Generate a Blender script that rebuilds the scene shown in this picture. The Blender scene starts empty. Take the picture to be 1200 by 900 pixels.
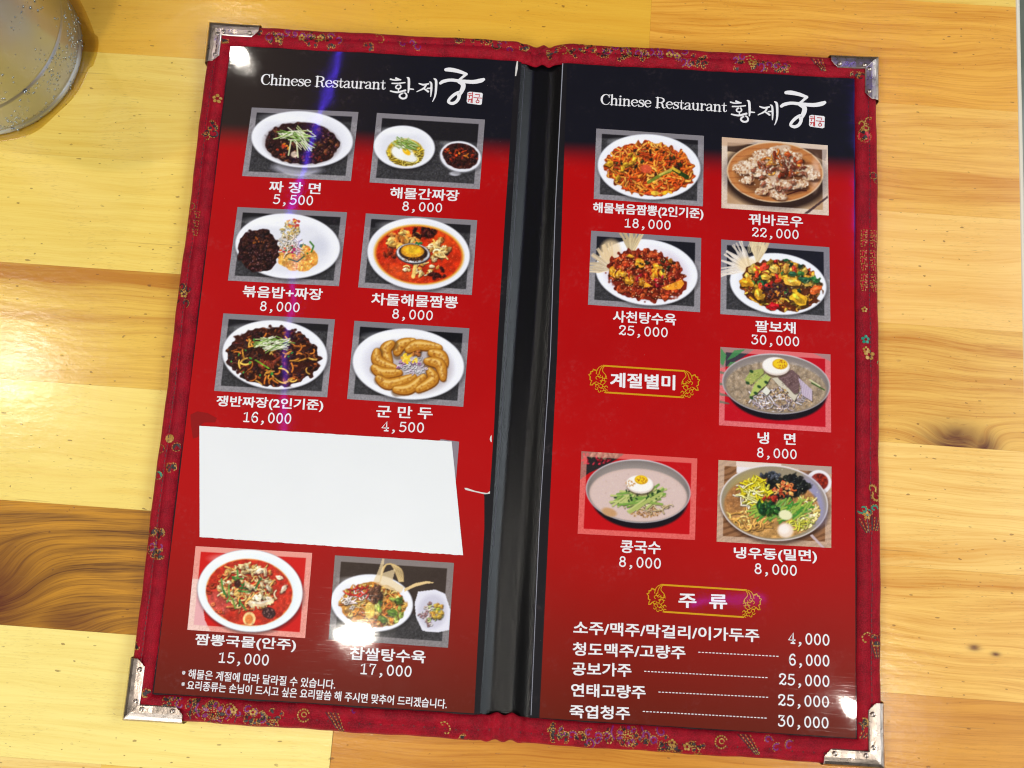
import bpy, math, random
import numpy as np
from mathutils import Matrix, Vector
PI = math.pi
MM = 0.001
sc = bpy.context.scene
# ---------------------------------------------------------------- camera
RW = np.array([[0.99821279, 0.05945588, -0.00601928], [-0.05778108, 0.98595699, 0.15668491], [0.01525059, -0.15605708, 0.9876303]])
CAM = np.array([1.638, -80.135, 454.667 + 6.0])          # millimetres, table top at z = 0
FPX = 1005.0
cd = bpy.data.cameras.new('camera'); cam = bpy.data.objects.new('camera', cd); sc.collection.objects.link(cam)
cd.sensor_width = 36.0; cd.lens = 36.0 * FPX / 1200.0; cd.clip_start = 0.01; cd.clip_end = 50
mt = Matrix([list(RW.T[i]) + [CAM[i] * MM] for i in range(3)] + [[0, 0, 0, 1]])
cam.matrix_world = mt
sc.camera = cam
cd.dof.use_dof = True; cd.dof.focus_distance = 0.47; cd.dof.aperture_fstop = 9.0
# ---------------------------------------------------------------- room light
w = bpy.data.worlds.new('World'); sc.world = w; w.use_nodes = True
bgn = w.node_tree.nodes['Background']
bgn.inputs[0].default_value = (1.0, 0.93, 0.84, 1); bgn.inputs[1].default_value = 0.085
sc.view_settings.view_transform = 'Standard'; sc.view_settings.look = 'None'
sc.view_settings.exposure = 0.24; sc.view_settings.gamma = 1.0
sc.cycles.use_adaptive_sampling = True; sc.cycles.filter_width = 1.15
def area(name, loc, power, col, size, size_y=None, shape='DISK', aim=(0, 0, 0), spread=180):
    l = bpy.data.lights.new(name, 'AREA'); l.shape = shape; l.size = size
    if size_y: l.size_y = size_y
    l.energy = power; l.color = col; l.spread = math.radians(spread)
    o = bpy.data.objects.new(name, l); sc.collection.objects.link(o); o.location = loc
    d = Vector(aim) - Vector(loc); o.rotation_euler = d.to_track_quat('-Z', 'Y').to_euler()
    return o
WARM = (1.0, 0.93, 0.82)
area('downlight', (-0.79, 1.06, 1.60), 1.6, WARM, 0.030, aim=(-0.6, 0.7, 0))
area('downlight', (-0.36, -0.36, 1.60), 4.5, WARM, 0.072, 0.034, 'ELLIPSE', aim=(-0.36, -0.36, 0))
area('downlight', (0.78, -0.455, 1.60), 3.0, WARM, 0.036, aim=(0.6, -0.4, 0))
area('downlight', (-1.27, 0.22, 1.60), 5, WARM, 0.07, aim=(-1.0, 0.2, 0))
area('window_light', (1.75, 0.15, 1.45), 28, (0.84, 0.93, 1.0), 2.0, 0.9, 'RECTANGLE')
area('fill_light', (-1.0, -1.9, 1.7), 34, (0.95, 0.99, 1.0), 1.6, 1.2, 'RECTANGLE')  # broad soft fill added for diffuse light, clear of the pages' mirror view
def tube(name, a, b, wd, power, col):
    a = Vector(a); b = Vector(b); m = (a + b) / 2
    l = bpy.data.lights.new(name, 'AREA'); l.shape = 'RECTANGLE'; l.size = (b - a).length; l.size_y = wd; l.energy = power; l.color = col
    o = bpy.data.objects.new(name, l); sc.collection.objects.link(o); o.location = m
    x = (b - a).normalized(); z = Vector((0, 0, 1)); y = z.cross(x).normalized()
    o.rotation_euler = Matrix((x, y, z)).transposed().to_euler()
    return o
tube('neon_tube', (-0.50, 1.28, 1.62), (-0.62, 0.62, 1.62), 0.008, 0.36, (0.10, 0.04, 1.0))
tube('neon_tube', (-0.60, 0.58, 1.62), (-0.57, 0.0, 1.62), 0.010, 0.14, (0.22, 0.05, 1.0))
tube('neon_tube', (0.83, 1.25, 1.62), (0.83, 0.55, 1.62), 0.05, 0.7, (0.16, 0.06, 1.0))
tube('neon_tube', (0.42, -0.245, 1.62), (0.58, -0.225, 1.62), 0.010, 0.03, (0.45, 0.03, 1.0))

# ---------------------------------------------------------------- helpers
def P(x, y, z=5.7):
    """a point read off the photograph, laid onto the level z (mm)"""
    d = RW.T @ np.array([(x - 600) / FPX, (450 - y) / FPX, -1.0]); k = (z - CAM[2]) / d[2]
    q = CAM + k * d
    return q[0], q[1]
RNG = random.Random(5)
def link(o, parent=None):
    sc.collection.objects.link(o)
    if parent is not None: o.parent = parent
    return o
def mesh(name, verts, faces, mat, parent=None, smooth=False, label=None):
    me = bpy.data.meshes.new(name)
    me.from_pydata([tuple(float(c) * MM for c in v) for v in verts], [], faces)
    me.materials.append(mat)
    if smooth: me.polygons.foreach_set('use_smooth', [True] * len(me.polygons))
    me.update()
    o = bpy.data.objects.new(name, me); link(o, parent)
    if label: o['label'] = label
    return o
def empty(name, label, cat, loc=(0, 0, 0)):
    o = bpy.data.objects.new(name, None); link(o); o.location = loc; o.empty_display_size = 0.02
    o['label'] = label; o['category'] = cat
    return o
def box(x0, y0, z0, x1, y1, z1, bev=0.0):
    if not bev:
        v = [(x0, y0, z0), (x1, y0, z0), (x1, y1, z0), (x0, y1, z0), (x0, y0, z1), (x1, y0, z1), (x1, y1, z1), (x0, y1, z1)]
        return v, [(0, 3, 2, 1), (4, 5, 6, 7), (0, 1, 5, 4), (1, 2, 6, 5), (2, 3, 7, 6), (3, 0, 4, 7)]
    b = bev; v = []
    for z, i in ((z0, 0), (z1 - b, 0), (z1, b)):
        v += [(x0 + i, y0 + i, z), (x1 - i, y0 + i, z), (x1 - i, y1 - i, z), (x0 + i, y1 - i, z)]
    f = [(0, 3, 2, 1), (8, 9, 10, 11)]
    for k in (0, 4):
        for i in range(4): j = (i + 1) % 4; f.append((k + i, k + j, k + 4 + j, k + 4 + i))
    return v, f
def lin(c):
    c = np.asarray(c, float) / 255.0
    return np.where(c <= 0.04045, c / 12.92, ((c + 0.055) / 1.055) ** 2.4)
def L4(c): return tuple(lin(c)) + (1.0,)

# ---- node helpers
class NT:
    def __init__(s, name):
        s.m = bpy.data.materials.new(name); s.m.use_nodes = True; s.t = s.m.node_tree; s.n = s.t.nodes
        s.b = s.n['Principled BSDF']; s.out = s.n['Material Output']
    def add(s, ty, **kw):
        n = s.n.new(ty)
        for k, v in kw.items(): setattr(n, k, v)
        return n
    def put(s, sock, v):
        if isinstance(v, bpy.types.NodeSocket): s.t.links.new(v, sock)
        elif isinstance(v, (tuple, list)) and len(v) == 3 and sock.type == 'RGBA': sock.default_value = (*v, 1)
        else: sock.default_value = v
    def math(s, op, a, b=0.0, c=0.0, clamp=False):
        n = s.add('ShaderNodeMath', operation=op, use_clamp=clamp)
        for i, v in enumerate((a, b, c)):
            if i < len(n.inputs): s.put(n.inputs[i], v)
        return n.outputs[0]
    def vmath(s, op, a, b=None):
        n = s.add('ShaderNodeVectorMath', operation=op); s.put(n.inputs[0], a)
        if b is not None: s.put(n.inputs[1], b)
        return n.outputs['Value'] if op in ('LENGTH', 'DISTANCE', 'DOT_PRODUCT') else n.outputs[0]
    def mix(s, f, a, b, mode='MIX'):
        n = s.add('ShaderNodeMix', data_type='RGBA', blend_type=mode)
        s.put(n.inputs[0], f); s.put(n.inputs[6], a); s.put(n.inputs[7], b); return n.outputs[2]
    def ramp(s, f, stops, interp='LINEAR'):
        n = s.add('ShaderNodeValToRGB'); n.color_ramp.interpolation = interp; e = n.color_ramp.elements
        while len(e) < len(stops): e.new(0.5)
        for i, (p, c) in enumerate(stops):
            e[i].position = p; e[i].color = (*c, 1) if len(c) == 3 else c
        s.put(n.inputs[0], f); return n.outputs[0]
    def sm(s, v, a, b, x=0.0, y=1.0):
        n = s.add('ShaderNodeMapRange', interpolation_type='SMOOTHSTEP')
        for i, q in enumerate((v, a, b, x, y)): s.put(n.inputs[i], q)
        return n.outputs[0]
    def noise(s, vec, scale, detail=3, rough=0.5, dist=0.0):
        n = s.add('ShaderNodeTexNoise'); s.put(n.inputs['Vector'], vec); n.inputs['Scale'].default_value = scale
        n.inputs['Detail'].default_value = detail; n.inputs['Roughness'].default_value = rough; n.inputs['Distortion'].default_value = dist
        return n.outputs['Fac']
    def mapping(s, vec, loc=(0, 0, 0), rot=(0, 0, 0), scale=(1, 1, 1)):
        n = s.add('ShaderNodeMapping'); s.put(n.inputs[0], vec); n.inputs[1].default_value = loc; n.inputs[2].default_value = rot; n.inputs[3].default_value = scale
        return n.outputs[0]
    def bump(s, h, strength, dist, normal=None):
        n = s.add('ShaderNodeBump'); s.put(n.inputs['Height'], h); n.inputs['Strength'].default_value = strength; n.inputs['Distance'].default_value = dist
        if normal is not None: s.put(n.inputs['Normal'], normal)
        return n.outputs[0]
    def obj(s): return s.add('ShaderNodeTexCoord').outputs['Object']
    def mmvec(s): return s.vmath('SCALE_', s.obj()) if False else s.mapping(s.obj(), scale=(1000, 1000, 1000))
    def xyz(s, v):
        n = s.add('ShaderNodeSeparateXYZ'); s.put(n.inputs[0], v); return n.outputs
    def set(s, **kw):
        for k, v in kw.items():
            s.put(s.b.inputs[k.replace('_', ' ')], v)
        return s.m

# everything of the menu shares one origin, so object coordinates in mm run through all its pieces
def laminate(t, colour, rough=0.34, coat=1.0):
    """paper print under a scratched, slightly wavy clear film"""
    v = t.mmvec()
    wav = t.noise(v, 0.018, 2, 0.5)
    # fine wiping scratches: stretched noise in two directions
    a = t.noise(t.mapping(v, rot=(0, 0, 0.7), scale=(0.05, 2.2, 1)), 1.0, 3, 0.6)
    b = t.noise(t.mapping(v, rot=(0, 0, -0.45), scale=(0.06, 2.6, 1)), 1.0, 3, 0.6)
    scr = t.math('MAXIMUM', t.sm(a, 0.60, 0.72), t.sm(b, 0.62, 0.74))
    cloud = t.noise(v, 0.06, 4, 0.65)
    # scuffs: tiny pale flecks
    fl = t.noise(v, 0.9, 2, 0.5); fl2 = t.sm(fl, 0.76, 0.80)
    fl2 = t.math('MULTIPLY', fl2, t.sm(t.noise(v, 0.05, 2, 0.5), 0.5, 0.62))
    col = t.mix(t.math('MULTIPLY', fl2, 0.45), colour, (0.62, 0.45, 0.42))
    col = t.mix(t.math('MULTIPLY', t.math('MULTIPLY', t.sm(cloud, .5, .75), t.sm(t.noise(v, 0.4, 3, .7), .45, .7)), 0.05), col, (0.45, 0.30, 0.30))
    n1 = t.bump(wav, 0.14, 0.0016)
    n2 = n1
    t.set(Base_Color=col, Roughness=t.math('MULTIPLY_ADD', cloud, 0.25, rough - 0.06), Coat_Weight=coat,
          Coat_Roughness=t.math('MULTIPLY_ADD', t.math('MULTIPLY_ADD', scr, 0.5, t.math('MULTIPLY', cloud, cloud)), 0.10, 0.012), Coat_Normal=n2, Normal=n2)
    t.b.inputs['Coat IOR'].default_value = 1.42
    t.b.inputs['Specular IOR Level'].default_value = 0.09
    return t.m
def flat_print(name, rgb, **kw):
    t = NT(name); return laminate(t, L4(rgb)[:3], **kw)

# ---------------------------------------------------------------- materials of wood
def wood(name, light, dark, seed, grain=0.5, knots=(), bands=(), fig=0.0):
    """light, dark: sRGB tones; knots: (x, y, rx, ry, strength) in table mm; bands: (y, half width, strength) darker heartwood"""
    t = NT(name); v = t.mmvec(); X, Y, Z = t.xyz(v)
    ky = Y; kd = None
    warp = t.noise(t.mapping(v, loc=(seed * 31, seed * 17, 0), scale=(0.006, 0.02, 1)), 1.0, 2, 0.5)
    yy = t.math('MULTIPLY_ADD', warp, 26.0, Y)
    for (kx, kyy, rx, ry, st) in knots:
        d = t.vmath('LENGTH', t.mapping(v, loc=(-kx / rx, -kyy / ry, 0), scale=(1 / rx, 1 / ry, 0)))
        f = t.math('EXPONENT', t.math('MULTIPLY', t.math('MULTIPLY', d, d), -1.0))
        yy = t.math('MULTIPLY_ADD', f, ry * 0.95, yy)
        f2 = t.math('MULTIPLY', f, st)
        kd = f2 if kd is None else t.math('MAXIMUM', kd, f2)
    c = t.add('ShaderNodeCombineXYZ'); t.put(c.inputs[0], X); t.put(c.inputs[1], yy); c.inputs[2].default_value = seed * 7.3
    gv = c.outputs[0]
    g1 = t.noise(t.mapping(gv, scale=(0.010, 0.22, 1)), 1.0, 4, 0.55)
    g2 = t.noise(t.mapping(gv, scale=(0.022, 1.1, 1)), 1.0, 4, 0.65)
    g3 = t.noise(t.mapping(gv, scale=(0.16, 3.6, 1)), 1.0, 2, 0.6)
    tone = t.math('MULTIPLY_ADD', t.sm(g1, 0.34, 0.68), 0.55, t.math('MULTIPLY', t.sm(g2, 0.44, 0.64), 0.45))
    tone = t.math('MULTIPLY', tone, grain)
    for (by, bh, st) in bands:
        q = t.math('DIVIDE', t.math('SUBTRACT', yy, by + 13), bh)
        e = t.math('EXPONENT', t.math('MULTIPLY', t.math('MULTIPLY', q, q), -1.0))
        tone = t.math('MULTIPLY_ADD', e, st, tone)
    if fig:
        ww = t.math('SINE', t.math('MULTIPLY_ADD', warp, 60.0, t.math('MULTIPLY', yy, 0.55)))
        tone = t.math('MULTIPLY_ADD', t.math('MULTIPLY_ADD', ww, 0.5, 0.5), fig, tone)
    tone = t.math('ADD', tone, 0.0, clamp=True)
    col = t.mix(tone, L4(light)[:3], L4(dark)[:3])
    if kd is not None:
        rings = t.noise(t.mapping(gv, scale=(0.05, 0.5, 1)), 1.0, 3, 0.6)
        kk = t.math('MULTIPLY', kd, t.math('MULTIPLY_ADD', rings, 1.2, 0.35), clamp=True)
        col = t.mix(kk, col, L4((92, 36, 6))[:3])
    pores = t.math('MULTIPLY', t.sm(g3, 0.60, 0.70), t.sm(t.noise(v, 0.035, 2, 0.5), 0.40, 0.62))
    col = t.mix(t.math('MULTIPLY', pores, 0.42), col, L4((120, 70, 20))[:3])
    # dents and dirt: short dark ticks, mineral dots
    p = t.noise(t.mapping(v, rot=(0, 0, 0.5), scale=(0.22, 0.5, 1)), 1.0, 1, 0.4)
    dots = t.math('MULTIPLY', t.sm(p, 0.725, 0.75), t.sm(t.noise(v, 0.03, 1, 0.5), 0.42, 0.52))
    sp = t.noise(t.mapping(v, loc=(seed, 3, 0), scale=(0.7, 0.7, 1)), 1.0, 1, 0.4); dots = t.math('MAXIMUM', dots, t.sm(sp, 0.80, 0.82))
    col = t.mix(t.math('MULTIPLY', dots, 0.6), col, L4((104, 58, 18))[:3])
    # long thin knife scratches
    s1 = t.noise(t.mapping(v, rot=(0, 0, -0.9), scale=(0.012, 0.8, 1)), 1.0, 1, 0.4)
    scr = t.sm(s1, 0.775, 0.79)
    col = t.mix(t.math('MULTIPLY', scr, 0.35), col, L4((140, 96, 40))[:3])
    lump = t.noise(t.mapping(v, scale=(0.10, 0.22, 1)), 1.0, 3, 0.55)
    lmp2 = t.noise(v, 0.02, 2, 0.5)
    n = t.bump(lump, 0.16, 0.0006); n = t.bump(dots, 0.4, -0.0003, n); n = t.bump(g3, 0.06, 0.0003, n)
    t.b.inputs['Specular IOR Level'].default_value = 0.25
    t.set(Base_Color=col, Roughness=0.42, Coat_Weight=0.5, Coat_Roughness=t.math('MULTIPLY_ADD', lmp2, 0.2, 0.08), Coat_Normal=n, Normal=n)
    return t.m

# ---------------------------------------------------------------- floor
t = NT('floor_tiles'); v = t.mmvec()
fc = t.mix(t.sm(t.noise(v, 0.006, 4, 0.6), 0.35, 0.65), L4((116, 124, 110))[:3], L4((160, 166, 152))[:3])
t.set(Base_Color=fc, Roughness=0.45)
fl = mesh('floor', [(-2500, -2500, -740), (2500, -2500, -740), (2500, 2500, -740), (-2500, 2500, -740)], [(0, 1, 2, 3)], t.m)
fl['kind'] = 'structure'; fl['label'] = 'grey green floor far below the table edge'

# ---------------------------------------------------------------- table
table = empty('table', 'varnished yellow butcher block wooden table under the open menu', 'table')
table.rotation_euler = (0, 0, -0.013)
YL = (239, 202, 99); YD = (209, 150, 41)
EDGE = 271.2
rows = [  # y0, y1, joints [(x0, x1, light, dark, grain, knots, bands, fig)]
    (300, 364.5, [(-700, -150, YL, YD, .6, (), (), 0), (-150, EDGE, (233, 174, 64), (201, 128, 25), .7, (), (), 0)]),
    (235.2, 299.8, [(-700, -20, (235, 190, 78), (209, 146, 38), .6, (), (), 0), (-20, EDGE, YL, YD, .6, (), (), 0)]),
    (170.2, 235, [(-700, 59.5, (231, 178, 58), (213, 148, 34), .5, (), ((210, 5, .18),), 0), (59.7, EDGE, (237, 174, 67), (201, 126, 30), .85, (), ((200, 3, .3),), 0)]),
    (105.7, 170, [(-700, -60, (237, 204, 99), (219, 170, 57), .55, (), ((150, 4, .15),), 0), (-59.8, EDGE, (241, 187, 89), (207, 134, 41), .75, (), ((126, 4, .45), (117, 2, .3)), 0)]),
    (41.2, 105.5, [(-700, 20, (239, 208, 103), (223, 178, 64), .55, (), (), 0), (20.2, EDGE, (247, 199, 110), (225, 158, 64), .6, (), ((62, 4, .15),), 0)]),
    (-24.3, 41, [(-700, -100, (233, 190, 78), (185, 119, 25), .55, (), ((37, 7, .85), (14, 3, .3)), 0), (-99.8, EDGE, (237, 187, 89), (195, 124, 34), .8, ((234, -22, 17, 10, 1.0), (250, -24, 8, 9, .9)), ((30, 3, .45), (10, 8, .25)), 0)]),
    (-89.3, -24.5, [(-700, 80, (243, 216, 116), (227, 184, 75), .5, (), (), 0), (80.2, EDGE, (249, 207, 117), (219, 154, 58), .7, (), ((-82, 5, .45),), 0)]),
    (-153.5, -89.5, [(-700, -60, (206, 142, 33), (92, 50, 8), .85, ((-272, -140, 26, 26, 1.0), (-225, -152, 22, 12, .65), (-330, -130, 30, 20, .6)), ((-104, 3, .3), (-118, 3, .2)), .07), (-59.8, EDGE, (243, 193, 96), (205, 136, 40), .8, ((243, -128, 3, 1.6, .95), (254, -130.5, 2.5, 1.3, .9)), ((-95, 4, .5),), 0)]),
    (-218, -153.7, [(-700, -83.8, (247, 226, 134), (227, 192, 89), .5, (), (), 0), (-83.4, EDGE, (217, 151, 52), (177, 106, 17), .75, (), ((-200, 8, .25),), 0)]),
    (-282, -218.2, [(-700, -200, (245, 216, 134), YD, .6, (), (), 0), (-199.8, EDGE, YL, YD, .6, (), (), 0)]),
]
k = 0
for (y0, y1, js) in rows:
    for (x0, x1, a, b, g, kn, bd, fg) in js:
        k += 1
        vv, ff = box(x0 - .08, y0 - .08, -26, x1 + (.08 if x1 < EDGE else 0), y1 + .08, 0, 0.03)
        o = mesh('plank', vv, ff, wood('wood_plank', a, b, k * 1.37, g, kn, bd, fg), table)
t = NT('edge_trim'); t.set(Base_Color=(0.80, 0.74, 0.60), Roughness=0.25, Coat_Weight=0.6)
prof = [(EDGE + .1, -26), (EDGE + .1, -.2), (EDGE + .5, .2), (EDGE + 1.4, .35), (EDGE + 2.3, -.1), (EDGE + 2.9, -1.2), (EDGE + 3.0, -26)]
vv = [(x, y, z) for y in (-282, 364.5) for x, z in prof]; n = len(prof)
mesh('edge_band', vv, [(i, i + 1, n + i + 1, n + i) for i in range(n - 1)] + [tuple(range(n))[::-1], tuple(range(n, 2 * n))], t.m, table)

# ---------------------------------------------------------------- steel water pitcher
JX, JY = -317.8, 169.8
jug = empty('water_pitcher', 'cold wet stainless steel water pitcher beaded with condensation, cut off by the top left corner', 'pitcher', (JX * MM, JY * MM, 0))
t = NT('brushed_steel'); v = t.mmvec()
st = t.noise(t.mapping(v, scale=(0.05, 0.05, 3.0)), 1.0, 3, 0.6)
sm = t.noise(v, 0.03, 3, 0.55)
tg = t.add('ShaderNodeTangent', direction_type='RADIAL', axis='Z')
t.set(Base_Color=(0.50, 0.53, 0.58), Metallic=1.0, Roughness=t.math('MULTIPLY_ADD', sm, 0.26, 0.20), Anisotropic=0.8, Anisotropic_Rotation=0.25, Tangent=tg.outputs[0], Normal=t.bump(st, 0.10, 0.0002))
STEEL = t.m
prof = [(44, 0.3), (49.5, 0.2), (51.8, 0.9), (52.6, 2.4), (52.5, 3.8), (51.9, 4.6), (51.7, 5.2), (52.0, 5.8), (52.7, 6.6), (53.0, 9), (54.5, 27.0), (54.8, 28.4), (54.0, 29.2), (53.9, 30.2), (55.0, 31.2), (55.7, 31.9), (55.8, 33.2),
        (56.2, 36), (57.2, 60), (57.6, 85), (57.8, 104), (58.0, 112), (59.2, 114), (59.7, 115), (59.0, 115.8), (57.4, 114.5), (56.6, 108), (56.2, 80), (55.4, 45), (51, 3), (0.01, 2)]
def lathe(prof, seg=96):
    vv = []; ff = []
    for (r, z) in prof:
        for i in range(seg): a = 2 * PI * i / seg; vv.append((r * math.cos(a), r * math.sin(a), z))
    for j in range(len(prof) - 1):
        for i in range(seg):
            i2 = (i + 1) % seg; ff.append((j * seg + i, j * seg + i2, (j + 1) * seg + i2, (j + 1) * seg + i))
    return vv, ff
vv, ff = lathe(prof, 128)
mesh('body', vv, ff, STEEL, jug, smooth=True)
# handle on the hidden far side
hp = [(-56, 0, 98), (-78, 0, 102), (-92, 0, 90), (-93, 0, 66), (-84, 0, 46), (-57, 0, 40)]
def tube_mesh(pts, r, seg=10):
    vv = []; ff = []
    for i, p in enumerate(pts):
        a = Vector(pts[max(i - 1, 0)]); b = Vector(pts[min(i + 1, len(pts) - 1)]); d = (b - a).normalized()
        u = d.orthogonal().normalized() if abs(d.y) > .9 else Vector((0, 1, 0)); w_ = d.cross(u).normalized()
        for q in range(seg):
            an = 2 * PI * q / seg; vv.append(tuple(Vector(p) + u * math.cos(an) * r * 1.6 + w_ * math.sin(an) * r))
    for i in range(len(pts) - 1):
        for q in range(seg): ff.append((i * seg + q, i * seg + (q + 1) % seg, (i + 1) * seg + (q + 1) % seg, (i + 1) * seg + q))
    return vv, ff
vv, ff = tube_mesh([(p[0] * .7 , p[0] * -.7, p[2]) for p in hp], 4)
mesh('handle', vv, ff, STEEL, jug, smooth=True)
def rad_at(z):
    for (r0, z0), (r1, z1) in zip(prof[3:20], prof[4:21]):
        if z0 <= z <= z1: return r0 + (r1 - r0) * (z - z0) / max(z1 - z0, 1e-6)
    return 52.5
def water_mat(name, tint, gl=1.0, rough=0.02, bmp=None):
    t = NT(name); t.n.remove(t.b)
    tr = t.add('ShaderNodeBsdfTransparent'); tr.inputs[0].default_value = (*tint, 1)
    g = t.add('ShaderNodeBsdfGlossy'); g.inputs[0].default_value = (1, 1, 1, 1); g.inputs['Roughness'].default_value = rough
    f = t.add('ShaderNodeFresnel'); f.inputs[0].default_value = 1.36
    m = t.add('ShaderNodeMixShader'); t.put(m.inputs[0], t.math('MULTIPLY', f.outputs[0], gl, clamp=True)); t.put(m.inputs[1], tr.outputs[0]); t.put(m.inputs[2], g.outputs[0])
    t.t.links.new(m.outputs[0], t.out.inputs[0]); return t.m
vv = []; ff = []
def add_drop(c, nrm, r, h):
    nrm = Vector(nrm).normalized(); u = nrm.orthogonal().normalized(); w_ = nrm.cross(u); c = Vector(c); b = len(vv); S = 8
    sq = RNG.uniform(.8, 1.5)
    for (rr, hh) in ((1.0, 0.0), (.86, .55), (.5, .9)):
        for q in range(S):
            a = 2 * PI * q / S; vv.append(tuple(c + u * math.cos(a) * r * rr * sq + w_ * math.sin(a) * r * rr + nrm * h * hh))
    vv.append(tuple(c + nrm * h))
    for j in range(2):
        for q in range(S): ff.append((b + j * S + q, b + j * S + (q + 1) % S, b + (j + 1) * S + (q + 1) % S, b + (j + 1) * S + q))
    for q in range(S): ff.append((b + 2 * S + q, b + 2 * S + (q + 1) % S, b + 3 * S))
for i in range(2000):
    z = RNG.choice([RNG.uniform(6, 28), RNG.uniform(31, 70), RNG.uniform(6, 28), RNG.uniform(1, 28)]); a = RNG.uniform(-2.3, 1.2)
    if math.sin(a * 5 + z * .13) + math.sin(a * 13 - z * .3) + RNG.uniform(-1, 1) < 0.0 and z > 5: continue
    r = rad_at(z); s = RNG.choice([.22, .3, .4, .5, .7]) * RNG.uniform(.7, 1.2)
    if RNG.random() < .03: s *= 1.7
    add_drop((r * math.cos(a), r * math.sin(a), z), (math.cos(a), math.sin(a), -.05), s, s * .6)
t = NT('water_drop'); t.set(Base_Color=(1, 1, 1), Roughness=0.02, Transmission_Weight=1.0, IOR=1.33)
t.set(Base_Color=(0.34, 0.36, 0.36), Roughness=0.10, Transmission_Weight=0.0, Metallic=0.8)
o = mesh('condensation', vv, ff, t.m, jug, smooth=True); o['kind'] = 'stuff'; o['label'] = 'fine beads of condensation on the steel side'
# ring of water on the table
def ring_w(a):
    w_ = 4.2 + 1.3 * math.sin(a * 2 + .6) + .8 * math.sin(a * 5 + 1) + .5 * math.sin(a * 11)
    if -0.1 < a < 0.25: w_ += 1.5
    return w_
vv = []; ff = []; SG = 220; cs = [(-3.0, 0.9), (0.0, 1.0), (.25, .85), (.6, .8), (.85, .6), (.96, .3), (1.0, 0.02)]
for i in range(SG):
    a = -PI + 2 * PI * i / SG; w_ = ring_w(a)
    for (q, h) in cs:
        r = 51.5 + (q if q < 0 else q * (w_ + 1.2)); vv.append((JX + r * math.cos(a), JY + r * math.sin(a), h * .8 + .03))
n = len(cs)
for i in range(SG):
    i2 = (i + 1) % SG
    for j in range(n - 1): ff.append((i * n + j, i * n + j + 1, i2 * n + j + 1, i2 * n + j))
o = mesh('water_puddle', vv, ff, water_mat('puddle_water', (0.90, 0.86, 0.62), 1.6), smooth=True)
o['label'] = 'ring of spilt water on the wood round the foot of the steel pitcher'; o['category'] = 'puddle'

# ================================================================ the menu
menu = empty('menu_folder', 'open red brocade bound restaurant menu with two laminated pages of dishes and steel corners', 'menu')
def ngon(name, pts, z, mat, parent, label=None):
    return mesh(name, [(x, y, z) for x, y in pts], [tuple(range(len(pts)))], mat, parent, label=label)
t = NT('black_board'); t.set(Base_Color=(0.012, 0.011, 0.012), Roughness=0.6); BOARD = t.m
for sx in (-1, 1):
    vv, ff = box(min(sx * 14, sx * 190), -190, 0.4, max(sx * 14, sx * 190), 190, 5.1)
    mesh('cover_board', vv, ff, BOARD, menu)
# spine valley of black leather
t = NT('black_leather'); v = t.mmvec()
vo = t.add('ShaderNodeTexVoronoi'); t.put(vo.inputs['Vector'], v); vo.inputs['Scale'].default_value = 1.5
lb = t.bump(vo.outputs['Distance'], 0.5, 0.0002); lb = t.bump(t.noise(v, 2.2, 2, 0.6), 0.16, 0.0002, lb)
t.set(Base_Color=(0.003, 0.003, 0.0035), Roughness=0.22, Normal=lb); t.b.inputs['Specular IOR Level'].default_value = 0.32
def sstep(x): x = min(max(x, 0), 1); return x * x * (3 - 2 * x)
vv = []; ff = []; NX = 40; NY = 60
for j in range(NY + 1):
    y = -183.5 + 367 * j / NY
    for i in range(NX + 1):
        x = -14.8 + 29.6 * i / NX
        xs = x - 1.2 * math.sin(y * .01)
        z = 5.25 - 4.0 * sstep((14.5 - abs(xs)) / 10.5) + .05 * math.sin(y * .05 + x * .2)
        vv.append((x, y, z))
for j in range(NY):
    for i in range(NX): a = j * (NX + 1) + i; ff.append((a, a + 1, a + NX + 2, a + NX + 1))
mesh('spine', vv, ff, t.m, menu, smooth=True)

# ---- padded brocade binding
IN = 179.6
PROF = [(-1.0, 5.15), (-0.75, 6.0), (0.0, 6.7), (1.6, 7.5), (3.4, 7.8), (4.9, 7.45), (5.7, 6.95), (6.0, 6.85), (6.3, 6.95), (7.1, 7.35), (8.6, 7.5), (10.2, 6.8), (11.2, 5.4), (11.75, 3.4), (11.8, 1.6), (11.3, 0.25)]
def pz(v):
    for (a, za), (b, zb) in zip(PROF, PROF[1:]):
        if v <= b: return za + (zb - za) * (max(v, a) - a) / (b - a)
    return 0.3
def deform(x, y, z):
    """dip and wrinkles where the cloth crosses the spine; faint gathers elsewhere"""
    if abs(y) > abs(x):
        g = math.exp(-(x / 11.0) ** 4); sg = 1 if y > 0 else -1
        z -= 2.2 * g * (z / 7.5)
        y -= sg * g * (1.6 if sg > 0 else 0.9 * (1 if abs(y) < 186 else 0.2))
        if g > .02: y += sg * g * .7 * math.sin(x * .75 + 1.0); z += g * .55 * math.sin(x * 1.15) * (z / 7)
        z += .16 * math.sin(x * 1.16) ** 5 * (1 if z > 5.5 else 0) + .06 * math.sin(x * .31)
        y += .22 * math.sin(x * .11) + .10 * math.sin(x * .37 + 1)
    else:
        x += .25 * math.sin(y * .06 + (1 if x > 0 else 3)) + .10 * math.sin(y * .23); z += .08 * math.sin(y * .4)
    return x, y, z
t = NT('red_brocade'); v = t.mmvec()
X, Y, Z = t.xyz(v)
weave = t.math('MULTIPLY', t.math('SINE', t.math('MULTIPLY', X, 9.0)), t.math('SINE', t.math('MULTIPLY', Y, 9.0)))
cl = t.noise(v, 0.12, 3, 0.6); st2 = t.noise(t.mapping(v, scale=(1.2, 1.2, 1)), 1.0, 3, 0.7)
col = t.mix(t.sm(cl, 0.3, 0.7), L4((118, 0, 16))[:3], L4((158, 2, 24))[:3])
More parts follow.
